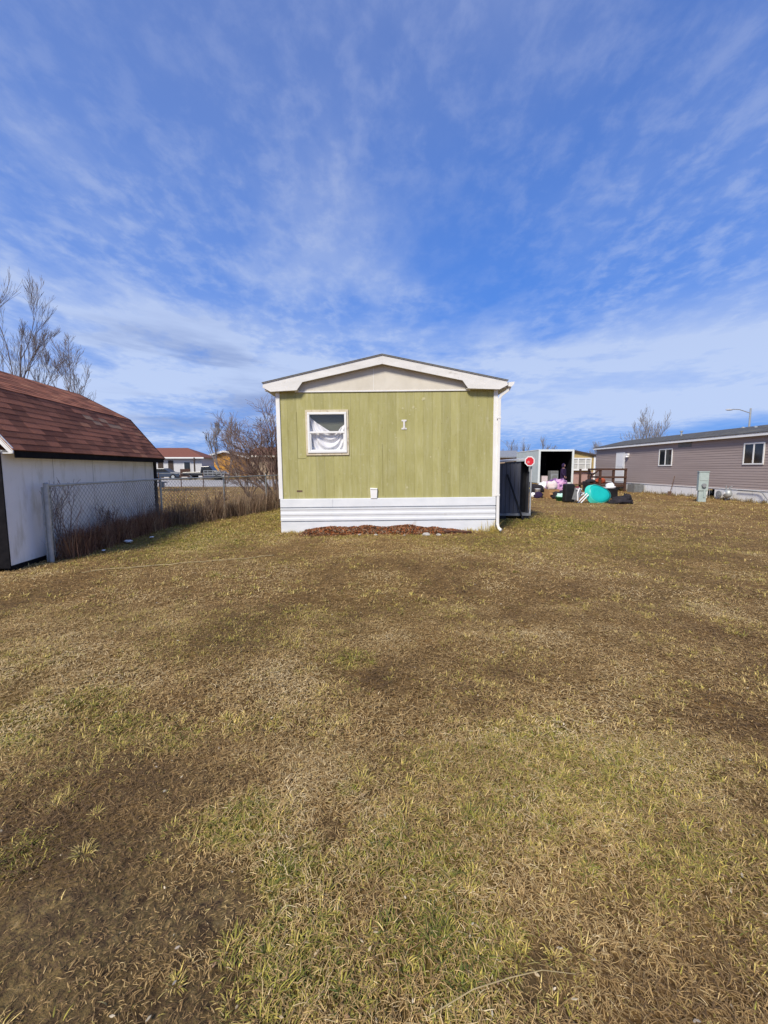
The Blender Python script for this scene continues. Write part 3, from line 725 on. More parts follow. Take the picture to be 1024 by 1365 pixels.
# bark heap and stones along the skirting
def heap(x, y):
    e = np.clip((x + 1.95) / 0.7, 0, 1) * np.clip((1.95 - x) / 0.9, 0, 1)
    yy = np.clip((y - 9.30) / 0.45, 0, 1)
    return e ** .7 * yy * (0.07 + 0.13 * fbm(x * 2.5, y * 2, 3, 3)) * (1 + .25 * np.exp(-((x - .55) / .25) ** 2))
mb = MB()
nxh, nyh = 90, 14
hx = np.linspace(-2.0, 2.0, nxh); hy = np.linspace(9.26, 9.79, nyh)
HX, HY = np.meshgrid(hx, hy); hz = heap(HX, HY) + (fbm(HX * 14, HY * 14, 5, 2) - .5) * .03 - .012
for i in range(nxh * nyh):
    q = random.random(); mb.tint.append((0.10 + .06 * q, 0.042 + .03 * q, 0.022 + .016 * q, 1)); mb.v.append((float(HX.ravel()[i]), float(HY.ravel()[i]), float(hz.ravel()[i])))
for j in range(nyh - 1):
    for i in range(nxh - 1):
        mb.f.append((j * nxh + i, j * nxh + i + 1, (j + 1) * nxh + i + 1, (j + 1) * nxh + i)); mb.mi.append(0)
for i in range(3200):
    xx = random.uniform(-1.85, 1.9); yy = 9.2 + .58 * random.random() ** .6
    hh = float(heap(np.array([xx]), np.array([yy]))[0])
    if hh < .015 and random.random() < .8: continue
    q = random.random()
    mb.ct = random.choice([(0.20 + .1 * q, 0.065 + .03 * q, 0.028, 1), (0.10, 0.035 + .02 * q, 0.02, 1), (0.30 + .1 * q, 0.13, 0.05, 1), (0.07, 0.04, 0.028, 1), (0.28, 0.19, 0.12, 1)])
    m_ = Matrix.Translation((xx, yy, hh + .008)) @ Matrix.Rotation(random.random() * 6.28, 4, 'Z') @ Matrix.Rotation(random.uniform(-.7, .7), 4, 'Y') @ Matrix.Rotation(random.uniform(-.7, .7), 4, 'X')
    a, b, c = random.uniform(.008, .03), random.uniform(.005, .014), random.uniform(.003, .008)
    mb.box(-a, a, -b, b, -c, c, m_)
o = mb.build('bark_mulch', M['mulch']); tag(o, 'low heap of rusty red bark mulch against the white skirting', 'bark mulch', kind='stuff')
for i, (sx, sy, sr, lb) in enumerate(((0.94, 9.27, .075, 'largest pale flat stone in front of the bark heap'), (-.55, 9.30, .04, 'pale stone at the left of the bark heap front'), (-.18, 9.24, .045, 'small upright pale stone near the middle of the bark heap'),
                                      (1.22, 9.25, .05, 'greyish stone right of the largest pale stone'), (.45, 9.22, .035, 'small brownish stone at the centre front of the bark heap'))):
    b = MB(); b.blob((0, 0, sr * .35), (sr * 1.3, sr * .8, sr * .6), 3 + i, .35, 10, 7)
    single('stone', lb, 'stone', b, M['stone'], (sx, sy, 0.0), (0, 0, i * 1.1), 'stones by the bark heap')
b = MB(); b.box(-.32, .32, -.05, .05, 0, .03); single('board', 'short dark rotted board lying at the right end of bark heap', 'board', b, M['rustwood'], (1.68, 9.48, .045), (0.05, .03, .08), bevel=.004)

# ------------------------------------------------------------------ gambrel shed at the left
ROT = math.atan2(-0.130, 1.0)
shed = thing('garden_shed', 'white garden shed with red brown gambrel roof and black trim', 'shed', (-5.52, 6.08, 0), math.atan(0.130))
# local: +y runs along the shed away from the camera, -x goes to the far side
SL, SW, SE = 5.45, 3.7, 1.74
w = MB(); w.box(-.05, 0, .05, SL - .05, .06, SE + .02); w.box(-SW, -SW + .05, .05, SL - .05, .06, SE + .02)
gp = [(-SW, .06), (0, .06), (0, SE), (-.66, 2.72), (-SW / 2, 3.34), (-SW + .66, 2.72), (-SW, SE)]
w.prism(gp, 0.0, .049, 'y'); w.prism(gp, SL - .049, SL, 'y')
w.build('wall', M['shed_white'], shed)
M['gseam'] = mat('grey_seam', (.30, .30, .29), (.36, .36, .36))
for yy in (1.16, 2.38, 3.60, 4.82): MB().box(.0005, .003, yy, yy + .006, .08, SE).build('panel_seam', M['gseam'], shed)
b = MB(); b.box(-.34, .022, -.022, -.001, .03, SE - .02); b.build('corner_trim', M['black_trim'], shed, bevel=.003)
b = MB(); b.box(.001, .028, SL - .13, SL + .02, .03, SE - .06); b.build('corner_trim', M['black_trim'], shed, bevel=.003)
b = MB(); b.box(-.09, .016, .02, SL - .02, -.05, .055); b.build('skid', M['black_trim'], shed); MB().box(-SW, -SW + .1, .02, SL - .02, -.05, .055).build('skid', M['black_trim'], shed)
b = MB(); b.box(.165, .195, .04, SL + .10, SE - .09, SE + .02); b.build('fascia', M['black_trim'], shed, bevel=.003)
b = MB(); b.box(.0, .163, .04, SL + .10, SE - .03, SE - .015); b.build('soffit', M['shed_white'], shed)
# white rake board at the near end
b = MB()
rk = [(.21, SE - .02), (.21, SE + .045), (-.60, 2.80), (-SW / 2, 3.46), (-SW + .60, 2.80), (-SW - .21, SE + .045), (-SW - .21, SE - .05), (-SW + .67, 2.70), (-SW / 2, 3.36), (-.67, 2.70), (.16, SE - .02)]
b.prism(rk, -.05, -.028, 'y'); b.build('rake_board', M['white_trim'], shed)
b = MB(); b.prism(rk, SL + .101, SL + .12, 'y'); b.build('rake_board', M['black_trim'], shed)
# shingled roof: individual tabs on four slopes
rf = MB()
def slope(mbr, p0, p1, y0, y1, exposure, seed):
    rnd = random.Random(seed)
    p0 = Vector((p0[0], 0, p0[1])); p1 = Vector((p1[0], 0, p1[1]))
    d = (p1 - p0); L = d.length; d.normalize()
    nrm = Vector((0, 1, 0)).cross(d).normalized()
    if nrm.z < 0: nrm = -nrm
    rows = int(math.ceil(L / exposure))
    for r_ in range(rows):
        s0 = r_ * exposure; s1 = min(L, s0 + exposure + .02)
        yy = y0 - rnd.random() * .3
        while yy < y1:
            wdt = .305
            a, b_ = max(yy, y0), min(yy + wdt - .004, y1)
            if b_ > a + .01:
                t_ = rnd.random(); k = .68 + .60 * t_
                col = (k, k * .97, k * .95, 1)
                if rnd.random() < .07: col = (1.45, 1.6, 1.5, 1)
                if rnd.random() < .12: col = (.6, .55, .55, 1)
                if seed == 1 and r_ in (7, 8) and y0 + 3.0 < yy < y0 + 4.3 and rnd.random() < .75: col = (1.3, 2.0, 2.2, 1)
                lift = .008 + .004 * rnd.random(); th = .006
                c0 = p0 + d * (s0 - .004 * rnd.random()) + nrm * lift; c1 = p0 + d * s1 + nrm * .004
                b0 = p0 + d * s0 + nrm * (lift - th - .004); b1 = p0 + d * s1 + nrm * (.001)
                mbr.ct = col
                Y = lambda v_, q: (v_.x, q, v_.z)
                mbr.add([Y(c0, a), Y(c0, b_), Y(c1, b_), Y(c1, a), Y(b0, a), Y(b0, b_), Y(b1, b_), Y(b1, a)],
                        [(0, 1, 2, 3), (4, 7, 6, 5), (0, 4, 5, 1), (1, 5, 6, 2), (3, 2, 6, 7), (0, 3, 7, 4)])
            yy += wdt
    mbr.ct = (.5, .5, .5, 1)
    mbr.add([(p0.x, y0, p0.z), (p0.x, y1, p0.z), (p1.x, y1, p1.z), (p1.x, y0, p1.z)], [(0, 1, 2, 3)])
    q0, q1 = p0 - nrm * .018, p1 - nrm * .018
    mbr.add([(q0.x, y0, q0.z), (q0.x, y1, q0.z), (q1.x, y1, q1.z), (q1.x, y0, q1.z)], [(3, 2, 1, 0)])
RY0, RY1 = -.06, SL + .14
slope(rf, (.215, SE + .02), (-.62, 2.79), RY0, RY1, .125, 1)
slope(rf, (-.61, 2.79), (-SW / 2 + .0, 3.445), RY0, RY1, .125, 2)
slope(rf, (-SW + .62, 2.79), (-SW / 2, 3.445), RY0, RY1, .125, 3)
slope(rf, (-SW - .215, SE + .02), (-SW + .62, 2.79), RY0, RY1, .125, 4)
rf.build('roof', M['shingle_red'], shed)

# ------------------------------------------------------------------ chain link fence, two runs
fence = thing('chain_link_fence', 'grey chain link fence running beside the shed and back past the house', 'fence', (-5.38, 6.69, 0))
F0 = Vector((-5.38, 6.69, 0)); FH = 1.22
def fpt(p, z): return (p[0] - F0.x, p[1] - F0.y, z)
nodes1 = [(-5.38, 6.69), (-5.70, 10.73)]
nodes2 = [(-5.70, 10.73), (-4.95, 13.0), (-4.35, 15.5), (-3.80, 18.0), (-3.30, 20.5)]
b = MB(); b.tube([fpt(nodes1[0], -.1), fpt(nodes1[0], FH + .03)], .036, 12); b.tube([fpt(nodes1[0], FH + .03), fpt(nodes1[0], FH + .05)], [.042, .025], 12)
post0 = b.build('post', M['galv'], fence, smooth=False)
b = MB(); b.box(-.007, .007, -.075, -.068, .08, FH, Matrix.Translation((0, .15, 0))); 
for zz in (.15, .5, .85, 1.15): b.tube([(.0, -.04, zz), (.0, .08, zz)], .012, 6)
b.build('tension_bar', M['galv'], post0)
b = MB(); b.tube([(-.075, .02, -.05), (-.072, .02, FH - .02)], .022, 10); b.build('gate_post', M['galv'], fence)
for q in nodes2:
    b = MB(); b.tube([fpt(q, -.1), fpt(q, FH + .02)], .024, 10); b.tube([fpt(q, FH - .02), fpt(q, FH + .06)], [.032, .018], 10)
    b.build('post', M['galv'], fence)
for seg in (nodes1, nodes2):
    b = MB(); b.tube([fpt(q, FH) for q in seg], .021, 10); b.build('top_rail', M['galv'], fence)
def chain(a, c):
    a, c = Vector(a), Vector(c); L = (c - a).length; d = (c - a) / L
    mbw = MB(); H = FH - .06; st = .105
    nrm = Vector((-d.y, d.x))
    for sgn, off in ((1, .0025), (-1, -.0025)):
        k = -H
        while k < L + H:
            s0, s1 = k, k + H
            z0, z1 = (0.04, 0.04 + H)
            # clip the diagonal to the panel
            t0 = max(0, (0 - s0) / H); t1 = min(1, (L - s0) / H)
            if t1 > t0:
                pa, pb = s0 + H * t0, s0 + H * t1
                za, zb = (z0 + H * t0, z0 + H * t1) if sgn > 0 else (z1 - H * t0, z1 - H * t1)
                A = a + d * pa + nrm * off; B = a + d * pb + nrm * off
                mbw.tube([(A.x - F0.x, A.y - F0.y, za), (B.x - F0.x, B.y - F0.y, zb)], .0034, 4, False)
            k += st
    return mbw
# the front run's mesh, and the farther run's
chain(*nodes1).build('wire_mesh', M['wire'], fence)
far_mesh = MB()
for a, c in zip(nodes2[:-1], nodes2[1:]):
    q = chain(a, c); far_mesh.add(q.v, q.f)
far_mesh.build('wire_mesh', M['wire'], fence)

# small pale scraps at the fence foot
for i, (x, y, s_, lb) in enumerate(((-5.14, 8.35, .06, 'crumpled white scrap lying in front of the rusty weeds'), (-4.98, 8.9, .035, 'smaller white scrap to the right of the crumpled one by the weeds'), (-5.05, 7.45, .03, 'tiny pale scrap low in the grass near the fence end post'))):
    b = MB(); b.blob((0, 0, s_ * .3), (s_ * 1.3, s_, s_ * .4), i + 31, .5, 10, 7, 3)
    single('paper_scrap', lb, 'litter', b, M['white'], (x, y, .02), (0, 0, i), 'scraps along the fence foot')
b = MB(); b.lathe([(0, 0), (.10, 0), (.13, .20), (.14, .205), (.135, .20), (.105, .015), (0, .012)], 16)
single('bucket', 'small teal bucket beside the fence corner post', 'bucket', b, M['teal'], (-5.98, 11.75, 0.02), (.5, .3, 0), smooth=True)
# cord in the lawn
b = MB(); pts = []
for i in range(60):
    t = i / 59; x = -4.3 + 2.4 * t; y = 5.85 + 1.28 * t + .05 * math.sin(7 * t) + .02 * math.sin(23 * t)
    pts.append((x, y, float(relief(np.array([x]), np.array([y]))[0]) + .012))
b.tube(pts, .009, 6); single('cord', 'pale tan cord lying across the lawn in front of the shed', 'cord', b, M['cord'], smooth=True)
# one long straw stem near the camera
b = MB(); b.tube([(.12, .985, .03), (.25, 1.03, .05), (.36, 1.06, .045), (.46, 1.075, .05), (.56, 1.08, .03)], [.0016, .0016, .0014, .0012, .0008], 5)
single('straw_stem', 'long pale straw stem lying on grass at bottom of photo', 'straw', b, M['cord'])

# ------------------------------------------------------------------ charcoal shed right of the house
cs = thing('metal_shed', 'small charcoal ribbed metal shed tucked against the right of the olive home', 'shed', (2.78, 12.4, 0))
CW, CH0, CH1 = 1.56, 1.60, 1.76
prof = []
x = 0.0
while x < 1.22:
    prof += [(x, 0), (x + .055, 0), (x + .07, -.018), (x + .10, -.018), (x + .115, 0)]; x += .125
b = MB(); nn = len(prof)
b.add([(a, c, .17) for a, c in prof] + [(a, c, CH0 + (CH1 - CH0) * a / CW - .03) for a, c in prof], [(i, i + 1, nn + i + 1, nn + i) for i in range(nn - 1)])
b.box(0, .02, .03, 2.6, .17, CH0); b.box(CW - .05, CW - .03, .08, 2.6, .17, CH1 - .05); b.box(.02, CW - .05, 2.58, 2.6, .17, CH0)
b.build('wall_panel', M['charcoal'], cs)
b = MB(); b.box(1.26, CW - .055, .30, .32, .17, CH1 - .07); b.box(1.25, 1.265, .0, .29, .17, CH1 - .07); b.build('doorway', M['black'], cs)
b = MB(); b.box(CW - .035, CW, -.03, .02, .12, CH1 - .03); b.build('corner_trim', M['pale_edge'], cs, bevel=.003)
b = MB(); b.prism([(-.05, CH0 + .0), (CW + .04, CH1), (CW + .04, CH1 + .05), (-.05, CH0 + .05)], -.08, 2.65, 'y'); b.build('roof', M['pale_edge'], cs, bevel=.004)
b = MB(); b.box(-.02, CW, -.05, 2.6, .10, .165); b.build('base_frame', M['steel'], cs)
for xx in (.75, 1.42):
    b = MB(); b.box(xx - .09, xx + .09, -.03, .3, -.03, .098); b.build('skid', M['black'], cs)
b = MB(); b.tube([(0, 0, 0), (-.42, .22, 1.30)], .028, 8)
single('pole', 'dark pole leaning against the charcoal shed', 'pole', b, M['black'], (4.02, 12.08, .02))
sg = thing('sign', 'red octagonal sign with white border at the charcoal shed corner', 'sign', (4.235, 12.30, 1.70), 0.0)
def octo(r, ph=22.5): return [(r * math.cos(R(ph + 45 * k)), r * math.sin(R(ph + 45 * k))) for k in range(8)]
b = MB(); b.prism(octo(.155), -.008, 0, 'y'); b.build('border', M['white'], sg)
b = MB(); b.prism(octo(.122), -.011, -.0085, 'y'); b.build('panel', M['red'], sg)
b = MB(); b.prism([(-.07, -.06), (-.01, -.05), (.0, -.02), (-.03, .015), (-.08, -.01)], -.013, -.0115, 'y'); b.build('mark', mat('faded_red_patch', (.66, .20, .22), (.70, .28, .30), 9), sg)
b = MB(); b.box(-.015, .015, .001, .012, -.3, .1); b.build('bracket', M['steel'], sg)

# ------------------------------------------------------------------ taupe trailer at the right
tr_ = thing('mobile_home', 'long taupe sided mobile home on white skirting at the right', 'mobile home', (16.1, 0, 0))
TY0, TY1, TS, TE = 9.5, 32.1, .55, 2.90
prof = []
z = TS
lap = .1175
while z < TE - .02:
    prof += [(-.016, z), (-.004, min(z + lap, TE))]; z += lap
b = MB(); b.strip(prof[::-1], TY0, TY1, 'y') if False else None
n_ = len(prof)
b.add([(a, TY0, c) for a, c in prof] + [(a, TY1, c) for a, c in prof], [(i, n_ + i, n_ + i + 1, i + 1) for i in range(n_ - 1)])
b.prism([(0, TS), (4.3, TS), (4.3, TE), (2.15, TE + .55), (0, TE)], TY0, TY0 + .04, 'y'); b.prism([(0, TS), (4.3, TS), (4.3, TE), (2.15, TE + .55), (0, TE)], TY1 - .04, TY1, 'y'); b.box(4.25, 4.3, TY0 + .04, TY1 - .04, TS, TE)
b.box(.0, .03, TY0 + .04, TY1 - .04, TS, TE)
b.build('wall', M['taupe'], tr_)
b = MB(); b.box(.0, .05, TY0, 20.45, -.05, TS - .02); b.box(.0, .05, 20.95, TY1, -.05, TS - .02); b.box(.0, .05, 20.45, 20.95, .48, TS - .02)
b.box(-.03, .0, TY0, TY1, TS - .022, TS + .012)
b.box(.06, 4.24, TY0 + .05, TY0 + .08, -.05, TS - .03); b.box(.06, 4.24, TY1 - .08, TY1 - .05, -.05, TS - .03)
b.build('skirting', mat('white_trailer_skirt', (.77, .76, .74), (.84, .83, .82), 1.5, 5, c=(.45, .40, .33), c_scale=2.0, c_lo=.66, c_hi=.8), tr_)
for yy in np.arange(11, 32, 1.22): MB().box(-.006, -.0005, yy, yy + .02, -.04, TS - .03).build('skirting_seam', M['pale_edge'], tr_)
b = MB(); b.add([(.4, 20.3, -.05), (.4, 21.1, -.05), (.4, 21.1, .5), (.4, 20.3, .5)], [(0, 1, 2, 3)]); b.build('crawl_hole_backing', M['black'], tr_)
b = MB(); b.box(-.22, -.19, TY0 - .1, TY1 + .1, TE - .03, TE + .12); b.box(-.19, -.02, TY0 - .1, TY1 + .1, TE - .03, TE - .01); b.build('fascia', M['vinyl'], tr_)
b = MB()
for sgx in (0, 1):
    pl = [(-.24, TE + .125), (2.15, TE + .66), (2.15, TE + .63), (-.24, TE + .095)]
    if sgx: pl = [(4.3 - a, c) for a, c in pl][::-1]
    b.prism(pl[::-1], TY0 - .12, TY1 + .12, 'y')
roof = b.build('roof', mat('grey_green_shingle', (.055, .055, .054), (.115, .112, .108), 9, 6, rough=.95, bump=.5, c=(.14, .13, .1), c_scale=1.2, c_lo=.55, c_hi=.7), tr_)
for yy, hh in ((20.9, .06), (20.2, .03), (25.2, .25)):
    b = MB(); b.tube([(1.5, yy, TE + .3), (1.5, yy, TE + .50 + hh)], .05, 8); b.lathe([(.0, hh + .09), (.085, hh + .05), (.085, hh), (0, hh)], 10, Matrix.Translation((1.5, yy, TE + .48)))
    b.build('roof_vent', M['galv'], roof)
def trailer_window(ya, yb, za, zb, leftcol):
    b = MB(); f = .06
    b.box(-.05, -.017, ya, yb, za, za + f); b.box(-.05, -.017, ya, yb, zb - f, zb); b.box(-.05, -.017, ya, ya + f, za + f, zb - f); b.box(-.05, -.017, yb - f, yb, za + f, zb - f)
    b.box(-.046, -.017, (ya + yb) / 2 - .035, (ya + yb) / 2 + .035, za + f, zb - f)
    o = b.build('window', M['vinyl'], tr_, bevel=.004)
    b = MB(); b.box(-.034, -.03, ya + f, (ya + yb) / 2 - .035, za + f, zb - f); b.box(-.030, -.026, (ya + yb) / 2 + .035, yb - f, za + f, zb - f)
    b.build('pane', M['darkglass'], o)
trailer_window(23.6, 24.75, 1.62, 2.60, 0); trailer_window(17.9, 18.95, 1.65, 2.60, 0)
b = MB(); b.box(-.045, -.017, 28.25, 29.3, .60, 2.55); d_ = b.build('door', M['vinyl'], tr_, bevel=.004)
b = MB(); b.box(-.055, -.046, 28.4, 29.15, 1.6, 2.4); b.build('door_panel', M['white'], d_)
b = MB(); b.tube([(-.05, 28.36, 1.5), (-.10, 28.36, 1.5)], .03, 8); b.build('handle', M['steel'], d_)
b = MB(); b.box(-.16, -.02, 27.75, 28.0, 2.32, 2.46); b.lathe([(.0, .1), (.09, .08), (.12, 0), (0, 0)], 10, Matrix.Translation((-.1, 27.87, 2.22))); b.build('wall_lamp', M['white'], tr_)
b = MB(); b.box(-.03, -.017, 22.2, 23.2, 2.62, 2.86); b.build('vent_hood', M['acgrey'], tr_)

# deck in front of the trailer door
dk = thing('deck', 'dark brown wooden deck with railing at the taupe home door', 'deck', (14.95, 28.6, 0))
b = MB()
for k in range(13): b.box(-1.05, .68 if k < 3 else 1.08, -1.36 + k * .215, -1.36 + k * .215 + .205, .46, .50)
b.box(-1.05, .68, -1.38, -1.362, .30, .455); b.box(-1.05, -1.02, -1.36, 1.42, .30, .455)
b.build('floor', M['deckwood'], dk)
for px_, py_ in ((-1.0, -1.40), (-.15, -1.40), (.62, -1.40), (-1.0, 0.1), (-1.0, 1.38)):
    b = MB(); b.box(px_ - .06, px_ + .06, py_ - .06, py_ + .06, -.05, 1.45); b.build('post', M['deckwood'], dk, bevel=.004)
for z0 in (1.36, .86):
    b = MB(); b.box(-1.08, .68, -1.50, -1.462, z0, z0 + .12); b.build('rail', M['deckwood'], dk, bevel=.004)
    b = MB(); b.box(-1.10, -1.062, -1.46, .1, z0, z0 + .12); b.build('rail', M['deckwood'], dk, bevel=.004)
b = MB(); b.prism([(-1.062, 1.36), (-1.062, 1.48), (-1.75, .92), (-1.75, .80)], -1.44, -1.40, 'y'); b.build('stair_rail', M['deckwood'], dk)
b = MB(); b.box(-1.78, -1.68, -1.45, -1.36, -.05, .92); b.build('stair_post', M['deckwood'], dk)
b = MB()
for k in range(3): b.box(-1.06 - .28 * (k + 1), -1.06 - .28 * k + .0, .15, 1.35, .34 - .15 * k, .38 - .15 * k)
b.build('stair_tread', M['deckwood'], dk)

# utilities along the trailer
ps = thing('electrical_pedestal', 'pale green grey electrical pedestal standing in front of taupe home', 'electrical box', (14.2, 18.75, 0), -.25)
b = MB(); b.box(-.19, .19, -.10, .10, .50, 1.32); b.box(-.21, .21, -.12, .12, 1.32, 1.36); b.build('cabinet', M['pedestal'], ps, bevel=.006)
b = MB(); b.box(-.15, .15, -.115, -.101, .95, 1.28); b.build('door', M['pedestal'], ps, bevel=.004)
b = MB(); b.tube([(0, -.10, .74), (0, -.19, .74)], .085, 14); b.build('meter', M['steel'], ps)
b = MB(); b.box(-.15, .15, -.07, .07, -.06, .50); b.box(.03, .10, -.1, -.071, .2, .5); b.build('base', M['pedestal'], ps, bevel=.004)
ac = thing('air_conditioner', 'grey square air conditioner box beside the taupe home skirting', 'air conditioner', (15.74, 26.3, 0))
b = MB(); b.box(-.30, .30, -.38, .38, -.02, .50); b.build('casing', M['acgrey'], ac, bevel=.02)
b = MB()
for k in range(9): b.box(-.27, .27, -.395, -.381, .06 + k * .046, .085 + k * .046)
b.build('grille', M['steel'], ac)
b = MB(); b.lathe([(.0, .54), (.24, .535), (.26, .501), (0, .501)], 18); b.build('fan_guard', M['black'], ac)
gm_ = thing('gas_meter', 'grey gas meter with pipes at foot of the taupe home', 'gas meter', (15.8, 19.3, 0))
b = MB(); b.blob((0, 0, .33), (.16, .20, .20), 4, .05, 16, 10); b.build('body', M['galv'], gm_, smooth=True)
for pp_ in ([(0, .05, -.05), (0, .12, .25)], [(0, -.10, .45), (0, -.10, .62), (.1, -.10, .66)], [(0, .1, .45), (0, .1, .70)]):
    MB().tube(pp_, .026, 8).build('pipe', M['steel'], gm_)
b = MB(); b.tube([(-.165, 0, .36), (-.19, 0, .36)], .07, 14); b.build('dial', M['white'], gm_)
b = MB(); b.tube([(0, 0, 0), (-.05, 0, 0)], .16, 18); b.tube([(-.05, 0, 0), (-.07, 0, 0)], .09, 14)
single('valve_cover', 'round grey valve cover between crawl hole and gas meter', 'valve', b, M['steel'], (15.98, 20.0, .27))
b = MB(); b.tube([(0, 19.0, .50), (0, 17.95, .50), (-.02, 17.75, .46), (-.05, 17.45, .20), (-.06, 17.2, .12), (-.05, 16.9, .22), (-.03, 16.6, .31), (0, 16.2, .34), (0, 15.9, .35)], .022, 8)
single('hose', 'grey hose sagging along the white skirting of taupe home', 'hose', b, M['steel'], (16.02, 0, 0), smooth=True)
b = MB(); b.tube([(0, 0, 0), (.30, .12, 1.05)], .018, 7); b.box(-.10, .10, -.02, .02, -.02, .22); 
single('shovel', 'rusty long handled tool leaning on the taupe home', 'tool', b, M['copper'], (15.65, 23.0, .02))

# ------------------------------------------------------------------ street lamp and right side background
lp = thing('street_lamp', 'grey street lamp with a single curved arm above taupe roof', 'street lamp', (42.8, 50, 0))
b = MB(); b.tube([(0, 0, -.2), (0, 0, 8.45)], [.14, .09], 10); b.build('pole', M['galv'], lp)
b = MB(); b.tube([(0, 0, 7.9), (-.5, 0, 8.05), (-1.3, 0, 8.3), (-2.1, 0, 8.34)], .05, 8); b.build('arm', M['galv'], lp)
b = MB(); b.blob((-2.5, 0, 8.28), (.45, .16, .10), 2, .05, 12, 8); b.build('lamp_head', M['pale_edge'], lp, smooth=True)

bt = thing('box_trailer', 'white box trailer with its dark rear end standing open', 'box trailer', (12.62, 31.0, 0))
BW, BL, B0, B1 = 1.29, 5.2, .42, 2.85
b = MB(); b.box(-BW, -BW + .04, .06, BL, B0, B1 - .05); b.box(BW - .04, BW, .06, BL, B0, B1 - .05); b.box(-BW + .04, BW - .04, BL - .04, BL, B0, B1 - .05); b.build('body', M['boxgreen'], bt)
b = MB(); b.box(-BW - .01, -BW + .13, -.02, .06, B0 - .05, B1); b.box(BW - .13, BW + .01, -.02, .06, B0 - .05, B1); b.box(-BW + .13, BW - .13, -.02, .06, B1 - .13, B1); b.box(-BW + .13, BW - .13, -.02, .06, B0 - .06, B0 + .04); b.build('rear_frame', M['boxwhite'], bt, bevel=.008)
b = MB(); b.box(-BW - .02, BW + .02, .061, BL + .02, B1 - .048, B1 + .01); b.build('roof', M['boxwhite'], bt)
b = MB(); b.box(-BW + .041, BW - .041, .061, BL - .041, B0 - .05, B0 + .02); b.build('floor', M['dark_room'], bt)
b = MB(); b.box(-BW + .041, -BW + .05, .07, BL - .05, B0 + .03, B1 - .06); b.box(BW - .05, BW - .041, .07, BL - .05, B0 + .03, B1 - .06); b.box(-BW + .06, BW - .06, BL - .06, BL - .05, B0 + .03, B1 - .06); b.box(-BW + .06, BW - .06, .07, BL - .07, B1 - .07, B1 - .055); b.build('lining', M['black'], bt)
for sx_ in (-1, 1):
    for yy in (2.2, 3.1):
        b = MB(); b.tube([(sx_ * (BW - .22), yy, .36), (sx_ * (BW + .0), yy, .36)], .36, 18); wh = b.build('wheel', M['tyre'], bt, bevel=.02)
        b = MB(); b.tube([(sx_ * (BW + .001), yy, .36), (sx_ * (BW + .012), yy, .36)], .18, 14); b.build('rim', M['galv'], wh)
# load inside the trailer
b = MB(); b.box(-.28, .28, -.3, .3, 0, .86); o = b.build('washing_machine', M['steel'], None, (12.75, 31.8, .44), bevel=.02); tag(o, 'grey boxy appliance standing inside the open box trailer', 'appliance')
b = MB(); b.box(-.25, .25, -.003, .003, .66, .84); b.tube([(0, .002, .36), (0, -.02, .36)], .18, 18); q = b.build('front_panel', M['acgrey'], o, (0, -.305, 0))
b = MB(); b.box(-.22, .22, -.25, .25, 0, .45); b.box(-.23, .23, -.26, .26, .45, .48)
single('carton', 'pale carton in the left of the open box trailer', 'carton', b, M['palepink'], (11.98, 31.7, .44), (0, 0, .1), bevel=.006)
b = MB(); b.blob((0, 0, .24), (.42, .36, .34), 12, .35, 16, 10, 2.2, 0)
single('bag', 'crumpled white bag at the open trailer sill', 'bag', b, M['white'], (12.2, 30.45, .0), smooth=True)
b = MB(); b.blob((0, 0, .2), (.5, .4, .30), 14, .4, 16, 10, 2.2, 0)
single('bag', 'low grey white bag heap left below the open trailer', 'bag', b, M['cloth'], (11.55, 30.2, .0), smooth=True)
b = MB(); b.blob((0, 0, .28), (.72, .5, .52), 15, .4, 22, 14, 2.6, 0)
single('bedding', 'heap of pink and purple bedding in front of the open trailer', 'bedding', b, M['pink'], (11.2, 27.2, 0), smooth=True)
b = MB(); b.blob((0, 0, .1), (.75, .35, .42), 16, .3, 20, 12, 2.0, 0)
single('mat_roll', 'long low black heap beside the charcoal shed', 'heap', b, M['blackcloth'], (9.15, 26.0, 0), (0, 0, .1), smooth=True)

# yellow mobile home
yh = thing('mobile_home', 'tan yellow mobile home end with a three pane bay window', 'mobile home', (18.2, 40, 0))
b = MB(); b.prism([(-2.2, 1.15), (1.75, 1.15), (1.75, 2.62), (-.25, 3.05), (-2.2, 2.62)], 0, .05, 'y'); b.box(-2.2, -2.15, .05, 12, 0, 2.6); b.box(1.70, 1.75, .05, 12, 0, 2.6); b.build('wall', M['tan'], yh)
b = MB(); b.box(-2.21, 1.76, -.02, .05, -.05, 1.15); b.build('lower_wall', M['rosy'], yh)
b = MB()
for sgx in (-1, 1):
    e = 1.95 if sgx > 0 else -2.4
    pl = [(-.25, 3.18), (e, 2.74), (e, 2.58), (-.25, 3.02)]
    b.prism(pl if sgx < 0 else pl[::-1], -.2, 12.2, 'y')
b.build('roof', M['roofbrown'], yh)
b = MB(); b.box(-.80, 1.25, -.35, .0, 1.28, 1.42); b.box(-.80, 1.25, -.35, 0, 2.36, 2.46)
for xx in (-.80, -.02, .68, 1.17): b.box(xx, xx + .08, -.35, -.27, 1.42, 2.36)
b.box(-.72, 1.17, -.34, -.30, 1.87, 1.91)
bw_ = b.build('bay_window', M['vinyl'], yh)
b = MB(); b.box(-.715, 1.165, -.30, -.28, 1.425, 2.355); b.build('pane', M['paleglass'], bw_)
b = MB(); b.box(1.62, 1.78, -.06, -.021, 0, 2.6); b.build('corner_trim', M['vinyl'], yh)

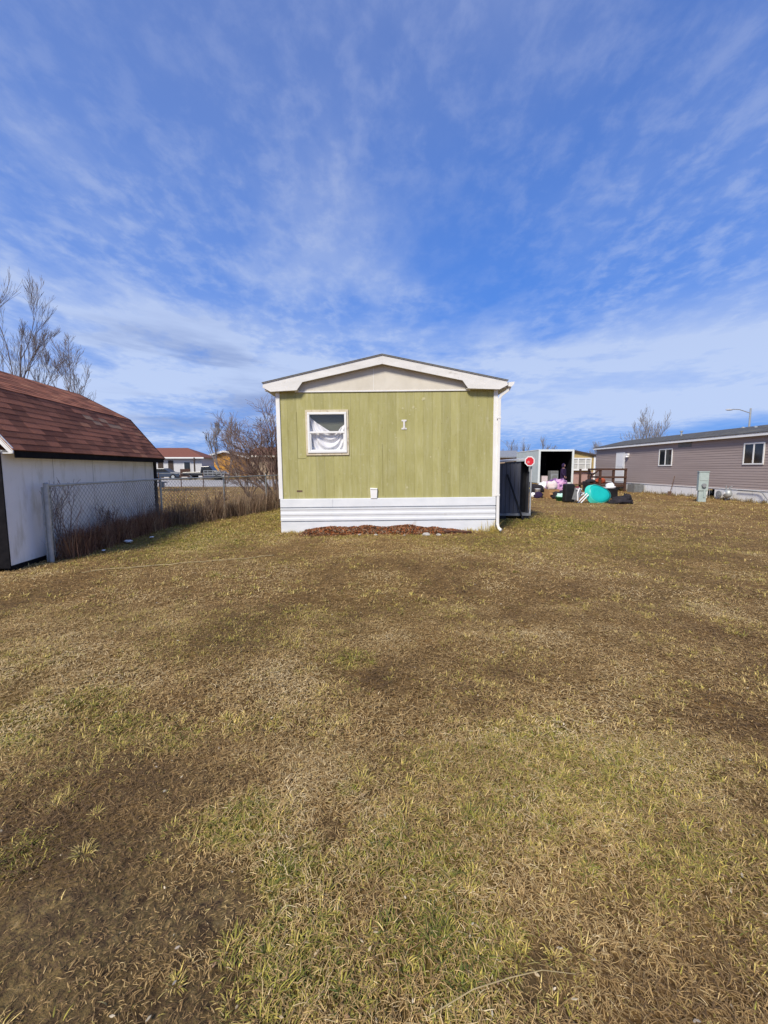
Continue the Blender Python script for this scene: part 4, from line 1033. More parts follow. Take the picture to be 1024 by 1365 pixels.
# clutter in the yard
b = MB()   # kiddie pool standing on edge: shallow dish
n_ = 40; rings_ = [(0, .0), (.30, .0), (.50, .01), (.60, -.06), (.655, -.20), (.69, -.20), (.68, -.18)]
mtx = Matrix.Rotation(R(68), 4, 'X')
pl_ = thing('kiddie_pool', 'teal plastic kiddie pool tipped on its side in yard', 'kiddie pool', (9.30, 18.0, 0.0), .1)
def dish(lst, sx=1.0):
    b = MB(); vs = []
    for r_, z_ in lst:
        for k in range(n_):
            a = 6.2832 * k / n_
            sq = 1.0 + .05 * math.cos(2 * a)
            q_ = .84 - .17 * max(0, math.cos(a - 1.0)) ** 2 + .10 * max(0, math.cos(a + .45)) ** 4 + .03 * math.sin(3 * a + 1)
            x_, y_ = r_ * math.cos(a) * q_ * .96, r_ * math.sin(a) * q_ * .86
            vs.append(Matrix.Translation((0, .1, .435)) @ (mtx @ Vector((x_, y_, z_))))
    fs = [(i * n_ + k, i * n_ + (k + 1) % n_, (i + 1) * n_ + (k + 1) % n_, (i + 1) * n_ + k) for i in range(len(lst) - 1) for k in range(n_)]
    b.add(vs, fs); return b
dish([(.001, .0), (.30, .0), (.50, .01), (.575, -.04), (.62, -.18), (.60, -.18), (.56, -.05), (.49, .0), (.001, -.012)]).build('basin', M['teal'], pl_, smooth=True)
dish([(.56, .005), (.62, -.03), (.665, -.19), (.69, -.20), (.67, -.215), (.622, -.20), (.58, -.045)]).build('rim', M['tealpale'], pl_, smooth=True)

ch = thing('folding_chair', 'white plastic chair lying folded beside the teal pool', 'chair', (8.46, 17.9, 0), .2)
def bar(name, a, c, r_=.025): 
    b = MB(); b.tube([a, c], r_, 8); return b.build(name, M['white'], ch)
bar('leg', (-.20, 0, .03), (.30, .1, .42)); bar('leg', (-.05, .0, .02), (.34, .05, .36)); bar('leg', (-.25, .05, .62), (.12, .05, .38)); bar('leg', (-.22, .2, .10), (.24, .2, .44))
b = MB(); b.box(-.03, .03, -.20, .22, -.26, .26, Matrix.Translation((-.20, .1, .40)) @ Matrix.Rotation(.25, 4, 'Y')); b.build('seat', M['steel'], ch, bevel=.012)
b = MB(); b.tube([(-.28, -.1, .13), (-.30, -.1, .45), (-.22, -.1, .66), (-.12, -.1, .60)], .03, 8); b.build('back_frame', M['white'], ch)
su = thing('suitcase', 'black upright suitcase left of the folded white chair', 'suitcase', (8.02, 18.25, 0), .1)
b = MB(); b.box(-.22, .22, -.14, .14, .04, .82); b.build('shell', M['black'], su, bevel=.05)
b = MB(); b.tube([(-.1, 0, .82), (-.1, 0, .90), (.1, 0, .90), (.1, 0, .82)], .012, 6); b.build('handle', M['black'], su)
for xx in (-.16, .16):
    b = MB(); b.tube([(xx - .02, 0, .03), (xx + .02, 0, .03)], .04, 10); b.build('wheel', M['tyre'], su)
cb = thing('cardboard_box', 'open brown cardboard box in the yard left of suitcase', 'box', (8.35, 20.9, 0), .12)
b = MB(); b.box(-.26, .26, -.25, -.244, 0, .46); b.box(-.26, .26, .244, .25, 0, .46); b.box(-.26, -.254, -.244, .244, 0, .46); b.box(.254, .26, -.244, .244, 0, .46); b.box(-.254, .254, -.244, .244, 0, .01); b.build('carton_body', M['carton'], cb)
b = MB(); b.box(-.25, .25, -.252, -.05, 0, .005, Matrix.Translation((0, -.14, .40)) @ Matrix.Rotation(.9, 4, 'X')); b.build('flap', M['carton'], cb)
b = MB(); b.blob((0, 0, .18), (.26, .22, .25), 21, .4, 16, 10, 2.6)
single('bag', 'pale pink bag stuffed on top of the brown cardboard box', 'bag', b, M['palepink'], (8.35, 20.9, .42), smooth=True)
tb = thing('tub', 'small green tub filled with pale mint cloth', 'tub', (8.0, 19.0, 0))
b = MB(); b.lathe([(.001, 0), (.17, 0), (.21, .20), (.225, .20), (.225, .215), (.20, .21), (.165, .02), (.001, .02)], 20); b.build('basin', M['greenplastic'], tb, smooth=True)
b = MB(); b.blob((0, 0, .22), (.17, .17, .14), 25, .5, 14, 9, 3); b.build('cloth', M['mint'], tb, smooth=True)
b = MB(); b.blob((0, 0, .14), (.42, .30, .26), 27, .45, 16, 10, 2.5, 0)
single('black_lump', 'black lumpy bag between the tub and the suitcase', 'bag', b, M['blackcloth'], (8.5, 20.2, 0), smooth=True)
yt = thing('toy', 'yellow star shaped toy near the charcoal shed', 'toy', (7.55, 22.6, .35), .2)
b = MB()
for k in range(6):
    a = 6.283 * k / 6 + .3; b.tube([(.10 * math.cos(a), 0, .10 * math.sin(a)), (.30 * math.cos(a), 0, .24 * math.sin(a))], [.07, .05], 8)
b.build('petals', M['yellow'], yt, smooth=True)
b = MB(); b.blob((0, -.03, 0), (.13, .08, .12), 2, .05); b.build('centre', M['steel'], yt, smooth=True)
b = MB(); b.tube([(0, .02, -.36), (0, .02, -.08)], .035, 8); b.build('stem', M['greenplastic'], yt)
b = MB(); b.blob((0, 0, .1), (.18, .15, .15), 29, .5, 12, 8, 3, 0)
single('cloth', 'small white crumpled cloth under the yellow toy', 'cloth', b, M['white'], (7.7, 21.6, 0), smooth=True)
b = MB(); b.blob((0, 0, .06), (.46, .30, .22), 33, .5, 24, 14, 3, 0); b.blob((.26, .1, .20), (.18, .18, .20), 34, .5, 14, 10, 3, 0)
single('tarp', 'crumpled black tarp on the grass right of teal pool', 'tarp', b, M['blackcloth'], (10.05, 17.75, 0), smooth=True)
oc = thing('office_chair', 'dark overturned chair in front of the deck stairs', 'chair', (12.35, 25.2, 0), .4)
b = MB(); b.blob((0, 0, .72), (.32, .28, .12), 41, .15, 16, 10); b.build('seat', M['blackcloth'], oc, smooth=True)
b = MB(); b.box(-.05, .05, -.25, .25, 0, .62, Matrix.Translation((-.22, 0, .12)) @ Matrix.Rotation(-.2, 4, 'Y')); b.build('backrest', M['blackcloth'], oc, bevel=.04)
b = MB(); b.tube([(0, 0, .80), (.05, 0, 1.15)], .035, 8); b.build('stem', M['black'], oc)
for k in range(5):
    a = 6.283 * k / 5
    b = MB(); b.tube([(.05, 0, 1.15), (.05 + .32 * math.cos(a), .32 * math.sin(a), 1.22)], [.03, .02], 7); b.build('leg', M['black'], oc)
b = MB(); b.blob((0, 0, .16), (.30, .24, .30), 43, .4, 14, 9, 2.6, 0)
single('red_bag', 'dark red bag between white chair and overturned chair', 'bag', b, mat('dark_red_fabric', (.16, .02, .03), (.24, .04, .05), 6), (10.6, 23.2, 0), smooth=True)
b = MB(); b.blob((0, 0, .14), (.32, .22, .22), 47, .4, 14, 9, 2.6, 0)
single('cloth', 'orange red cloth lying on the dark deck floor', 'cloth', b, mat('orange_red_fabric', (.45, .09, .04), (.55, .13, .06), 6), (14.4, 28.0, .5), smooth=True)
b = MB(); b.blob((0, 0, .1), (.26, .20, .18), 48, .4, 14, 9, 2.6, 0)
single('cloth', 'white cloth heap behind the right edge of the teal pool', 'cloth', b, M['white'], (11.4, 21.2, .45), smooth=True)
bx_ = MB(); bx_.box(-.3, .3, -.2, .2, 0, .42); bx_.box(-.32, .32, -.22, .22, .42, .47)
single('crate', 'dark crate behind the teal pool under white cloth', 'crate', bx_, M['black'], (11.4, 21.2, 0), (0, 0, .1), bevel=.01)

b = MB(); b.lathe([(.001, 0), (.13, 0), (.15, .28), (.16, .285), (.16, .30), (.14, .295), (.12, .02), (.001, .02)], 18)
single('bucket', 'white plastic bucket between the yellow toy and pink bedding', 'bucket', b, M['white'], (9.0, 24.6, 0), smooth=True)
b = MB(); b.blob((0, 0, .05), (.14, .10, .12), 51, .6, 14, 9, 3, 0)
single('toy', 'small lime green toy at the right edge of teal pool', 'toy', b, mat('lime_plastic', (.22, .50, .08), (.28, .56, .12), 5), (9.92, 17.75, .05), smooth=True)
tt = thing('tyre', 'black car tyre lying flat between pink bedding and black suitcase', 'tyre', (9.75, 22.6, 0))
b = MB(); b.lathe([(.19, .02), (.30, .0), (.33, .05), (.33, .15), (.30, .20), (.19, .18), (.17, .10), (.19, .02)], 24); b.build('tread', M['tyre'], tt, smooth=True)
b = MB(); b.lathe([(.001, .09), (.12, .10), (.168, .12), (.165, .08), (.001, .07)], 18); b.build('rim', M['galv'], tt, smooth=True)
tot = thing('storage_tote', 'grey storage tote with pale lid below the open trailer', 'storage tote', (11.9, 28.2, 0), .2)
b = MB(); b.prism([(-.30, 0), (.30, 0), (.34, .36), (-.34, .36)], -.2, .2, 'y'); b.build('bin', M['acgrey'], tot, bevel=.02)
b = MB(); b.box(-.36, .36, -.22, .22, .361, .40); b.build('lid', M['palepink'], tot, bevel=.01)
b = MB(); b.blob((0, 0, .12), (.35, .25, .26), 57, .5, 18, 11, 2.8, 0)
single('black_lump', 'black lump before the deck, added for the dark shade under it', 'bag', b, M['blackcloth'], (13.2, 26.0, 0), smooth=True)  # dark lump added to stand for the shade below the deck
b = MB(); b.box(-.6, .6, -.06, .06, 0, .04); b.box(-.55, .5, .07, .17, .0, .035)
single('planks', 'pair of weathered boards lying before the brown cardboard box', 'boards', b, M['carton'], (9.0, 19.8, .02), (0, 0, .25))
b = MB(); b.blob((0, 0, .1), (.22, .2, .2), 59, .5, 14, 9, 2.8, 0)
single('cloth', 'crumpled purple cloth left of the brown cardboard box', 'cloth', b, M['purple'], (7.75, 21.0, 0), smooth=True)

# ------------------------------------------------------------------ person in a dark purple hooded coat
pr = thing('person', 'person in dark purple hooded coat standing at the open box trailer', 'person', (12.38, 29.1, 0), R(55))
def skin_obj(name, joints, edges, material, parent, sub=2):
    """joints: list of (co, rx, ry)"""
    m = bpy.data.meshes.new(name); m.from_pydata([j[0] for j in joints], edges, []); m.update()
    o = bpy.data.objects.new(name, m); COL.objects.link(o); o.parent = parent
    m.materials.append(material)
    if not m.skin_vertices: 
        bpy.context.view_layer.objects.active = o
        sk = o.modifiers.new('skin', 'SKIN')
    else: sk = o.modifiers.new('skin', 'SKIN')
    sk.use_smooth_shade = True
    lay = m.skin_vertices[0].data
    for i, j in enumerate(joints):
        lay[i].radius = (j[1], j[2]); lay[i].use_root = (i == 0)
    ss = o.modifiers.new('subdivision', 'SUBSURF'); ss.levels = sub; ss.render_levels = sub
    return o
J = [((0, 0, .95), .15, .11), ((0, .0, 1.12), .14, .10), ((0, .01, 1.32), .17, .11), ((0, .01, 1.45), .12, .08), ((0, .0, 1.53), .055, .055), ((0, -.015, 1.60), .065, .075), ((0, -.02, 1.68), .078, .095), ((0, -.01, 1.76), .06, .075), ((0, -.105, 1.655), .014, .016)]
Eg = [(0, 1), (1, 2), (2, 3), (3, 4), (4, 5), (5, 6), (6, 7), (6, 8)]
for s_ in (-1, 1):
    k = len(J)
    J += [((s_ * .10, 0, .86), .085, .085), ((s_ * .11, -.02, .50), .058, .058), ((s_ * .11, .03, .10), .04, .042), ((s_ * .12, -.02, .04), .04, .035), ((s_ * .13, -.14, .03), .035, .025)]
    Eg += [(0, k), (k, k + 1), (k + 1, k + 2), (k + 2, k + 3), (k + 3, k + 4)]
    k = len(J)
    J += [((s_ * .19, .01, 1.43), .06, .06), ((s_ * .25, .02, 1.16), .045, .045), ((s_ * .22, -.12, .94), .033, .033), ((s_ * .21, -.16, .88), .036, .022)]
    Eg += [(3, k), (k, k + 1), (k + 1, k + 2), (k + 2, k + 3)]
    h = k + 3
    for fi, (dx, ln) in enumerate(((-.027, .070), (-.009, .078), (.009, .073), (.027, .058))):
        k = len(J); q = Vector((s_ * .21 + dx, -.175, .855))
        J += [(tuple(q), .009, .009), (tuple(q + Vector((0, -.005, -ln * .5))), .0085, .0085), (tuple(q + Vector((0, .012, -ln))), .007, .007)]
        Eg += [(h, k), (k, k + 1), (k + 1, k + 2)]
    k = len(J); J += [((s_ * .175, -.18, .865), .010, .010), ((s_ * .165, -.195, .83), .008, .008)]; Eg += [(h, k), (k, k + 1)]
skin_obj('body', J, Eg, M['skin'], pr)
CJ = [((0, .0, 1.05), .27, .21), ((0, .0, .80), .28, .23), ((0, .0, .60), .28, .23), ((0, .01, 1.30), .26, .19), ((0, .01, 1.46), .18, .14)]
CE = [(0, 1), (1, 2), (0, 3), (3, 4)]
for s_ in (-1, 1):
    k = len(CJ); CJ += [((s_ * .20, .01, 1.42), .11, .11), ((s_ * .285, .02, 1.16), .09, .09), ((s_ * .245, -.11, .95), .07, .07)]; CE += [(4, k), (k, k + 1), (k + 1, k + 2)]
coat = skin_obj('coat', CJ, CE, M['purple'], pr)
b = MB()
vs = []; nh = 14
for j in range(8):
    th = math.pi * (.06 + .80 * j / 7)
    for i in range(nh):
        a = math.pi * (-.18 + 1.36 * i / (nh - 1))
        vs.append((math.cos(a) * math.sin(th) * .125, math.sin(a) * math.sin(th) * .135 - .005, 1.665 + math.cos(th) * .165))
b.add(vs, [(j * nh + i, j * nh + i + 1, (j + 1) * nh + i + 1, (j + 1) * nh + i) for j in range(7) for i in range(nh - 1)])
hd = b.build('hood', M['purple'], pr, smooth=True); so = hd.modifiers.new('thickness', 'SOLIDIFY'); so.thickness = .012
TJ = [((0, 0, .92), .165, .13)]; TE_ = []
for s_ in (-1, 1):
    k = len(TJ); TJ += [((s_ * .10, 0, .82), .10, .10), ((s_ * .11, -.02, .50), .075, .075), ((s_ * .11, .025, .12), .062, .062)]; TE_ += [(0, k), (k, k + 1), (k + 1, k + 2)]
skin_obj('trousers', TJ, TE_, M['jeans'], pr)
for s_ in (-1, 1):
    b = MB(); b.blob((s_ * .125, -.06, .05), (.055, .14, .06), 3, .08, 14, 9, 1.5, 0.0); b.build('shoe', M['palepink'], pr, smooth=True)

# ------------------------------------------------------------------ left background: road, houses, vehicles
b = MB(); b.box(-90, -7.0, 34.0, 54.0, -.2, .035)
o = b.build('road', M['concrete']); tag(o, kind='structure')
wh_ = thing('house', 'white house with russet roof behind the road at left', 'house', (-28.4, 58, 0))
b = MB(); b.box(-8, 3.4, 0, 4.2, -.1, 3.0); b.build('wall', M['housewhite'], wh_)
b = MB()
b.add([(-8.6, -.6, 2.95), (3.9, -.6, 2.95), (3.9, 4.8, 2.95), (-8.6, 4.8, 2.95), (-8.6, 2.1, 4.35), (.6, 2.1, 4.35)], [(0, 1, 5, 4), (1, 2, 5), (2, 3, 4, 5), (3, 0, 4), (3, 2, 1, 0)])
b.build('roof', M['roofred'], wh_)
b = MB(); b.box(-8.65, 3.95, -.64, -.601, 2.80, 2.98); b.build('fascia', M['vinyl'], wh_)
for xa, xb, za, zb in ((-2.6, -1.9, .2, 2.55), (-1.2, -.5, .2, 2.55)):
    b = MB(); b.box(xa, xb, -.05, -.001, za, zb); q = b.build('door', M['roofbrown'], wh_)
for xa, xb, za, zb in ((1.0, 1.8, 1.0, 2.3), (-5.5, -4.2, 1.1, 2.3)):
    b = MB(); b.box(xa - .08, xb + .08, -.04, -.001, za - .08, zb + .08); q = b.build('window', M['vinyl'], wh_)
    b = MB(); b.box(xa, xb, -.06, -.041, za, zb); b.build('pane', M['darkglass'], q)
b = MB(); b.box(3.0, 3.15, -1.6, -1.45, 0, 2.9); b.build('porch_post', M['roofbrown'], wh_)
b = MB(); b.box(-2.6, -1.6, 3.2, 4.2, 3.6, 5.4); b.box(-2.7, -1.5, 3.1, 4.3, 5.4, 5.5); 
ghs = thing('house', 'golden yellow house gable with pale rake boards behind the lilac bush', 'house', (-25.5, 68, 0))
b = MB(); b.prism([(-3.0, -.1), (3.4, -.1), (3.4, 3.1), (.0, 4.05), (-3.0, 3.1)], 0, 8, 'y'); b.build('wall', M['housegold'], ghs)
b = MB()
for sgx in (-1, 1):
    pl = [(0, 4.3), (sgx * 4.0, 3.2), (sgx * 4.0, 3.0), (0, 4.1)]
    b.prism(pl if sgx < 0 else pl[::-1], -.5, 8.5, 'y')
b.build('roof', M['roofbrown'], ghs)
b = MB()
for sgx in (-1, 1):
    pl = [(0, 4.32), (sgx * 4.05, 3.2), (sgx * 4.05, 2.95), (0, 4.05)]
    b.prism(pl if sgx < 0 else pl[::-1], -.56, -.51, 'y')
b.build('rake_board', M['vinyl'], ghs)
b = MB(); b.box(1.2, 2.2, -.04, -.001, .2, 1.5); b.build('window', M['paleglass'], ghs)
thh = thing('house', 'low tan house with pale eave seen through the lilac bush', 'house', (-12.5, 62, 0))
b = MB(); b.box(-7, 6, 0, 8, -.1, 3.2); b.build('wall', M['housetan'], thh)
b = MB(); b.prism([(-.6, 3.2), (8.6, 3.2), (8.6, 3.35), (4, 4.7), (-.6, 3.35)], -7.5, 6.5, 'x'); b.build('roof', M['roofred'], thh)
b = MB(); b.box(-7.5, 6.5, -.66, -.61, 3.1, 3.36); b.build('fascia', M['cream'], thh)
for xa in (-4.5, .5, 3.4):
    b = MB(); b.box(xa, xa + 1.3, -.05, -.001, 1.1, 2.3); b.build('window', M['darkglass'], thh)

def pickup(name, label, loc, rz, body):
    t = thing(name, label, 'pickup truck' if 'truck' in name else 'car', loc, rz)
    b = MB()
    if 'truck' in name:
        pf = [(-2.6, .5), (-2.62, .95), (-.45, 1.0), (-.40, 1.0), (-.25, 1.68), (.75, 1.72), (1.25, 1.12), (2.35, 1.02), (2.5, .85), (2.5, .5)]
    else:
        pf = [(-2.1, .35), (-2.15, .85), (-1.6, .98), (-1.0, 1.42), (.35, 1.45), (1.05, .98), (2.0, .85), (2.15, .6), (2.1, .35)]
    b.prism(pf[::-1], -.88, .88, 'y'); b.build('body', body, t, bevel=.06)
    b = MB()
    gp = [(-.18, 1.06), (-.10, 1.58), (.68, 1.62), (1.08, 1.14)] if 'truck' in name else [(-1.3, 1.0), (-.92, 1.34), (.30, 1.37), (.85, 1.0)]
    b.prism(gp[::-1], -.895, -.882, 'y'); b.prism(gp[::-1], .882, .895, 'y'); b.build('side_window', M['darkglass'], t)
    for xx in ((-1.65, 1.6) if 'truck' in name else (-1.35, 1.35)):
        for s_ in (-1, 1):
            b = MB(); b.tube([(xx, s_ * .70, .36), (xx, s_ * .91, .36)], .36, 18); wq = b.build('wheel', M['tyre'], t, bevel=.03)
            b = MB(); b.tube([(xx, s_ * .911, .36), (xx, s_ * .925, .36)], .20, 12); b.build('rim', M['galv'], wq)
    b = MB(); b.box(2.49, 2.53, -.8, -.5, .72, .88) if 'truck' in name else b.box(2.10, 2.16, -.75, -.45, .62, .75); b.build('headlight', M['white'], t)
    b = MB(); b.box(2.49, 2.53, .5, .8, .72, .88) if 'truck' in name else b.box(2.10, 2.16, .45, .75, .62, .75); b.build('headlight', M['white'], t)
    return t
pickup('pickup_truck', 'dark pickup truck parked before the white house with russet roof', (-23.0, 54.5, .035), .05, M['carblack'])
pickup('parked_car', 'blue grey car parked at the left end of white house', (-28.2, 54.2, .035), .1, M['carblue'])
# pale utility trailer rails in front of the truck
ut = thing('utility_trailer', 'grey open utility trailer standing beside the dark pickup truck', 'trailer', (-20.6, 52.5, .035))
b = MB()
for zz in (.55, .85, 1.1): b.box(-1.6, 1.6, -.6, -.55, zz, zz + .07); b.box(-1.6, 1.6, .55, .6, zz, zz + .07)
for xx in (-1.6, -.5, .5, 1.55): b.box(xx, xx + .06, -.61, -.54, .5, 1.2); b.box(xx, xx + .06, .54, .61, .5, 1.2)
b.build('rails', M['steel'], ut)
b = MB(); b.box(-1.6, 1.6, -.54, .54, .48, .54); b.build('bed', M['dark_room'], ut)
for s_ in (-1, 1):
    b = MB(); b.tube([(0, s_ * .62, .3), (0, s_ * .82, .3)], .3, 16); b.build('wheel', M['tyre'], ut)
sc_ = thing('garden_chair', 'dark brown garden chair before the white house door', 'chair', (-25.2, 53.4, .035), .3)
b = MB(); b.box(-.6, .6, -.4, .4, .38, .50); b.build('seat', M['deckwood'], sc_); b = MB(); b.box(-.6, .6, .36, .45, .50, 1.35); b.build('backrest', M['deckwood'], sc_)
for xx in (-.55, .5):
    for yy in (-.38, .38):
        b = MB(); b.box(xx, xx + .07, yy - .04, yy + .03, 0, .38); b.build('leg', M['deckwood'], sc_)
    b = MB(); b.box(xx, xx + .08, -.4, .36, .66, .72); b.build('armrest', M['deckwood'], sc_)
# thin far posts of the neighbours' fence along the road edge
ff = thing('far_fence', 'thin wire fence along the near edge of the pale road', 'fence', (-16, 33.2, 0))
for k in range(-5, 6):
    b = MB(); b.tube([(k * 1.75, 0, -.1), (k * 1.75, 0, 1.15)], .035, 7); b.build('post', M['copper'], ff)
for zz in (.5, 1.08):
    b = MB(); b.tube([(-8.75, 0, zz), (8.75, 0, zz)], .014, 5); b.build('wire', M['wire'], ff)
b = MB(); b.box(-.9, .9, -.2, .2, .38, .46); b.box(-.7, -.55, -.18, .18, 0, .38); b.box(.55, .7, -.18, .18, 0, .38)
single('bench', 'low dark bench by the road left of far fence', 'bench', b, M['carblue'], (-17.6, 32.2, 0), (0, 0, .3))

# ------------------------------------------------------------------ bare trees
def bare_tree(name, label, cat, loc, height, spread, seed, bark, stems=1, levels=4, r0=.12, upright=.5, twig=.006, group=None, lean=(0, 0), first=.25, nchild=5):
    rnd = random.Random(seed)
    t = thing(name, label, cat, loc, 0, group)
    trunk, crown = MB(), MB()
    def grow(p, d, L, r_, lev, mbx):
        pts = [p.copy()]; rr = [r_]; nseg = 5 if lev <= 1 else 3
        dd = d.copy()
        for i in range(nseg):
            dd = (dd + Vector((rnd.gauss(0, .10), rnd.gauss(0, .10), rnd.gauss(.03, .07) + upright * .10))).normalized()
            pts.append(pts[-1] + dd * (L / nseg)); rr.append(max(twig, r_ * (1 - .72 * (i + 1) / nseg)))
        mbx.tube(pts, rr, 7 if lev == 0 else (5 if lev == 1 else 3), lev < 2)
        if lev >= levels: return
        nc = nchild + (1 if lev == 0 else 0) + rnd.randint(-1, 1)
        for c in range(max(2, nc)):
            f = first + (1 - first) * (c + rnd.random() * .8) / max(1, nc) if lev == 0 else .2 + .8 * (c + rnd.random()) / max(1, nc)
            f = min(f, .98); k = f * nseg; i = int(k); q = pts[i].lerp(pts[min(i + 1, nseg)], k - i)
            ax = Vector((rnd.gauss(0, 1), rnd.gauss(0, 1), rnd.gauss(0, .4))); ax = (ax - dd * ax.dot(dd)).normalized()
            ang = spread * rnd.uniform(.6, 1.25)
            nd = (dd * math.cos(ang) + ax * math.sin(ang)); nd.z += upright * .35; nd.normalize()
            grow(q, nd, L * rnd.uniform(.42, .66) * (1.15 - .45 * f), max(twig, rr[i] * .62), lev + 1, crown)
    for s_ in range(stems):
        a = 6.283 * s_ / stems + rnd.random()
        d = Vector((lean[0], lean[1], 1)) if stems == 1 else Vector((math.cos(a) * spread * .7 + lean[0], math.sin(a) * spread * .5 + lean[1], 1))
        grow(Vector((math.cos(a), math.sin(a), 0)) * (0 if stems == 1 else r0), d.normalized(), height * (.78 if stems == 1 else rnd.uniform(.55, .75)), r0, 0, trunk)
    trunk.build('trunk', bark, t, smooth=True); crown.build('crown', bark, t)
    return t
G3 = 'bare trees behind the gambrel shed'
bare_tree('bare_tree', 'tallest bare tree behind the shed at the left frame edge', 'tree', (-20.0, 22, 0), 13.2, .36, 6, M['bark'], 1, 4, .11, .75, .0052, G3, first=.18, nchild=6)
bare_tree('bare_tree', 'middle sized bare tree behind the shed roof', 'tree', (-18.6, 22.5, 0), 10.2, .44, 16, M['bark'], 1, 4, .085, .65, .0052, G3, first=.2, nchild=6)
bare_tree('bare_tree', 'smallest bare tree behind the shed right of the other two', 'tree', (-17.2, 23, 0), 7.6, .55, 19, M['bark'], 1, 4, .065, .6, .0052, G3, first=.2, nchild=6)
bare_tree('lilac_bush', 'large bare reddish brown bush fanning out behind the fence', 'bush', (-5.1, 20.0, 0), 5.0, .80, 21, M['bark_red'], 8, 3, .06, .20, .0058, lean=(-.60, 0), first=.2, nchild=6)
bare_tree('lilac_bush', 'lower bare bush left of the large reddish one', 'bush', (-6.9, 21.5, 0), 3.1, .75, 24, M['bark_red'], 6, 3, .035, .25, .005, first=.15, nchild=6)
bare_tree('bare_tree', 'slender pale bare tree between the yellow house and the bushes', 'tree', (-15.0, 40, 0), 7.6, .48, 31, M['bark_pale'], 2, 4, .09, .75, .009, first=.2, nchild=5)
bare_tree('bare_tree', 'bare tree rising over the far end of taupe roof', 'tree', (28.2, 46, 0), 7.9, .60, 44, M['bark_pale'], 5, 3, .06, .65, .011, first=.2, nchild=5, lean=(0, 0))
bare_tree('bare_shrub', 'dark twiggy shrub poking above the rail by the fence end post', 'shrub', (-5.50, 7.05, 0), 1.35, .55, 71, M['bark_red'], 4, 2, .010, .5, .0028, first=.25, nchild=5)
bare_tree('bare_shrub', 'lower twiggy shrub midway along the fence against the white shed', 'shrub', (-5.62, 8.5, 0), .85, .55, 72, M['bark_red'], 4, 2, .010, .5, .003, first=.25, nchild=5)
bare_tree('bare_shrub', 'pale twiggy shrub by the fence corner post at the shed end', 'shrub', (-5.62, 10.3, 0), .9, .55, 73, M['bark_pale'], 3, 2, .010, .5, .003, first=.25, nchild=5)
bare_tree('bare_shrub', 'thin brown shrub growing through the farther fence run', 'shrub', (-5.05, 12.6, 0), 1.0, .55, 74, M['bark_red'], 4, 2, .012, .5, .004, first=.25, nchild=5)
labels = ['first', 'second', 'third', 'fourth', 'fifth', 'sixth', 'seventh', 'eighth', 'ninth', 'tenth', 'eleventh', 'twelfth']
for i in range(7):
    xx = 20.5 + i * 3.9 + random.uniform(-.7, .7)
    bare_tree('bare_tree', 'far bare tree on the skyline over the open trailer, %s from the left' % labels[i], 'tree', (xx, 72 + random.uniform(-4, 6), 0), random.uniform(4.8, 6.8), .50, 60 + i, M['bark_pale'], 2, 3, .05, .8, .010,
              'far bare trees on the skyline behind the trailers', first=.2, nchild=6)
# pale far roofs above the charcoal shed
fh = thing('house', 'far low house with grey roof just above the charcoal shed', 'house', (15.6, 58, 0))
b = MB(); b.box(-3, 3, 0, 6, -.1, 2.9); b.build('wall', M['housetan'], fh)
b = MB(); b.prism([(-.5, 2.9), (6.5, 2.9), (6.5, 3.05), (3, 4.0), (-.5, 3.05)], -3.4, 3.4, 'x'); b.build('roof', M['steel'], fh)

# ------------------------------------------------------------------ sky and sun
SUN_EL, SUN_AZ = R(44), Vector((-.48, -.877))      # towards the sun, horizontally
wd = bpy.data.worlds.new('World'); scene.world = wd; wd.use_nodes = True
nt = wd.node_tree; n, l = nt.nodes, nt.links
bg = n['Background']; bg.inputs['Strength'].default_value = 0.125
sky = n.new('ShaderNodeTexSky'); sky.sky_type = 'NISHITA'; sky.sun_disc = False
sky.sun_elevation = SUN_EL; sky.sun_rotation = math.atan2(SUN_AZ.x, SUN_AZ.y)
sky.air_density = 1.2; sky.dust_density = .6; sky.ozone_density = 2.5
tc = n.new('ShaderNodeTexCoord'); sx = n.new('ShaderNodeSeparateXYZ'); l.new(tc.outputs['Generated'], sx.inputs[0])
def mth(op, a, b=None, c=None):
    m = n.new('ShaderNodeMath'); m.operation = op
    for i, v in enumerate((a, b, c)):
        if v is None: continue
        if isinstance(v, (int, float)): m.inputs[i].default_value = v
        else: l.new(v, m.inputs[i])
    return m.outputs[0]
def sstep(v, a, b):
    m = n.new('ShaderNodeMapRange'); m.interpolation_type = 'SMOOTHSTEP'
    l.new(v, m.inputs['Value']); m.inputs['From Min'].default_value = a; m.inputs['From Max'].default_value = b
    return m.outputs['Result']
zz = mth('ADD', mth('MAXIMUM', sx.outputs['Z'], 0.0), .10)
u = mth('DIVIDE', sx.outputs['X'], zz); v = mth('DIVIDE', sx.outputs['Y'], zz)
def cloudnoise(su, sv, scale, det, rough, dist, off):
    cx = n.new('ShaderNodeCombineXYZ'); l.new(mth('MULTIPLY', u, su), cx.inputs[0]); l.new(mth('MULTIPLY', v, sv), cx.inputs[1]); cx.inputs[2].default_value = off
    t = n.new('ShaderNodeTexNoise'); l.new(cx.outputs[0], t.inputs['Vector'])
    t.inputs['Scale'].default_value = scale; t.inputs['Detail'].default_value = det; t.inputs['Roughness'].default_value = rough; t.inputs['Distortion'].default_value = dist
    return t.outputs['Fac']
big = cloudnoise(.8, .5, .9, 4, .55, .1, 3.1)
wisp = cloudnoise(1.5, .85, 1.6, 10, .56, .10, 7.7)
fine = cloudnoise(2.4, 1.7, 4.6, 9, .60, .15, 1.3)
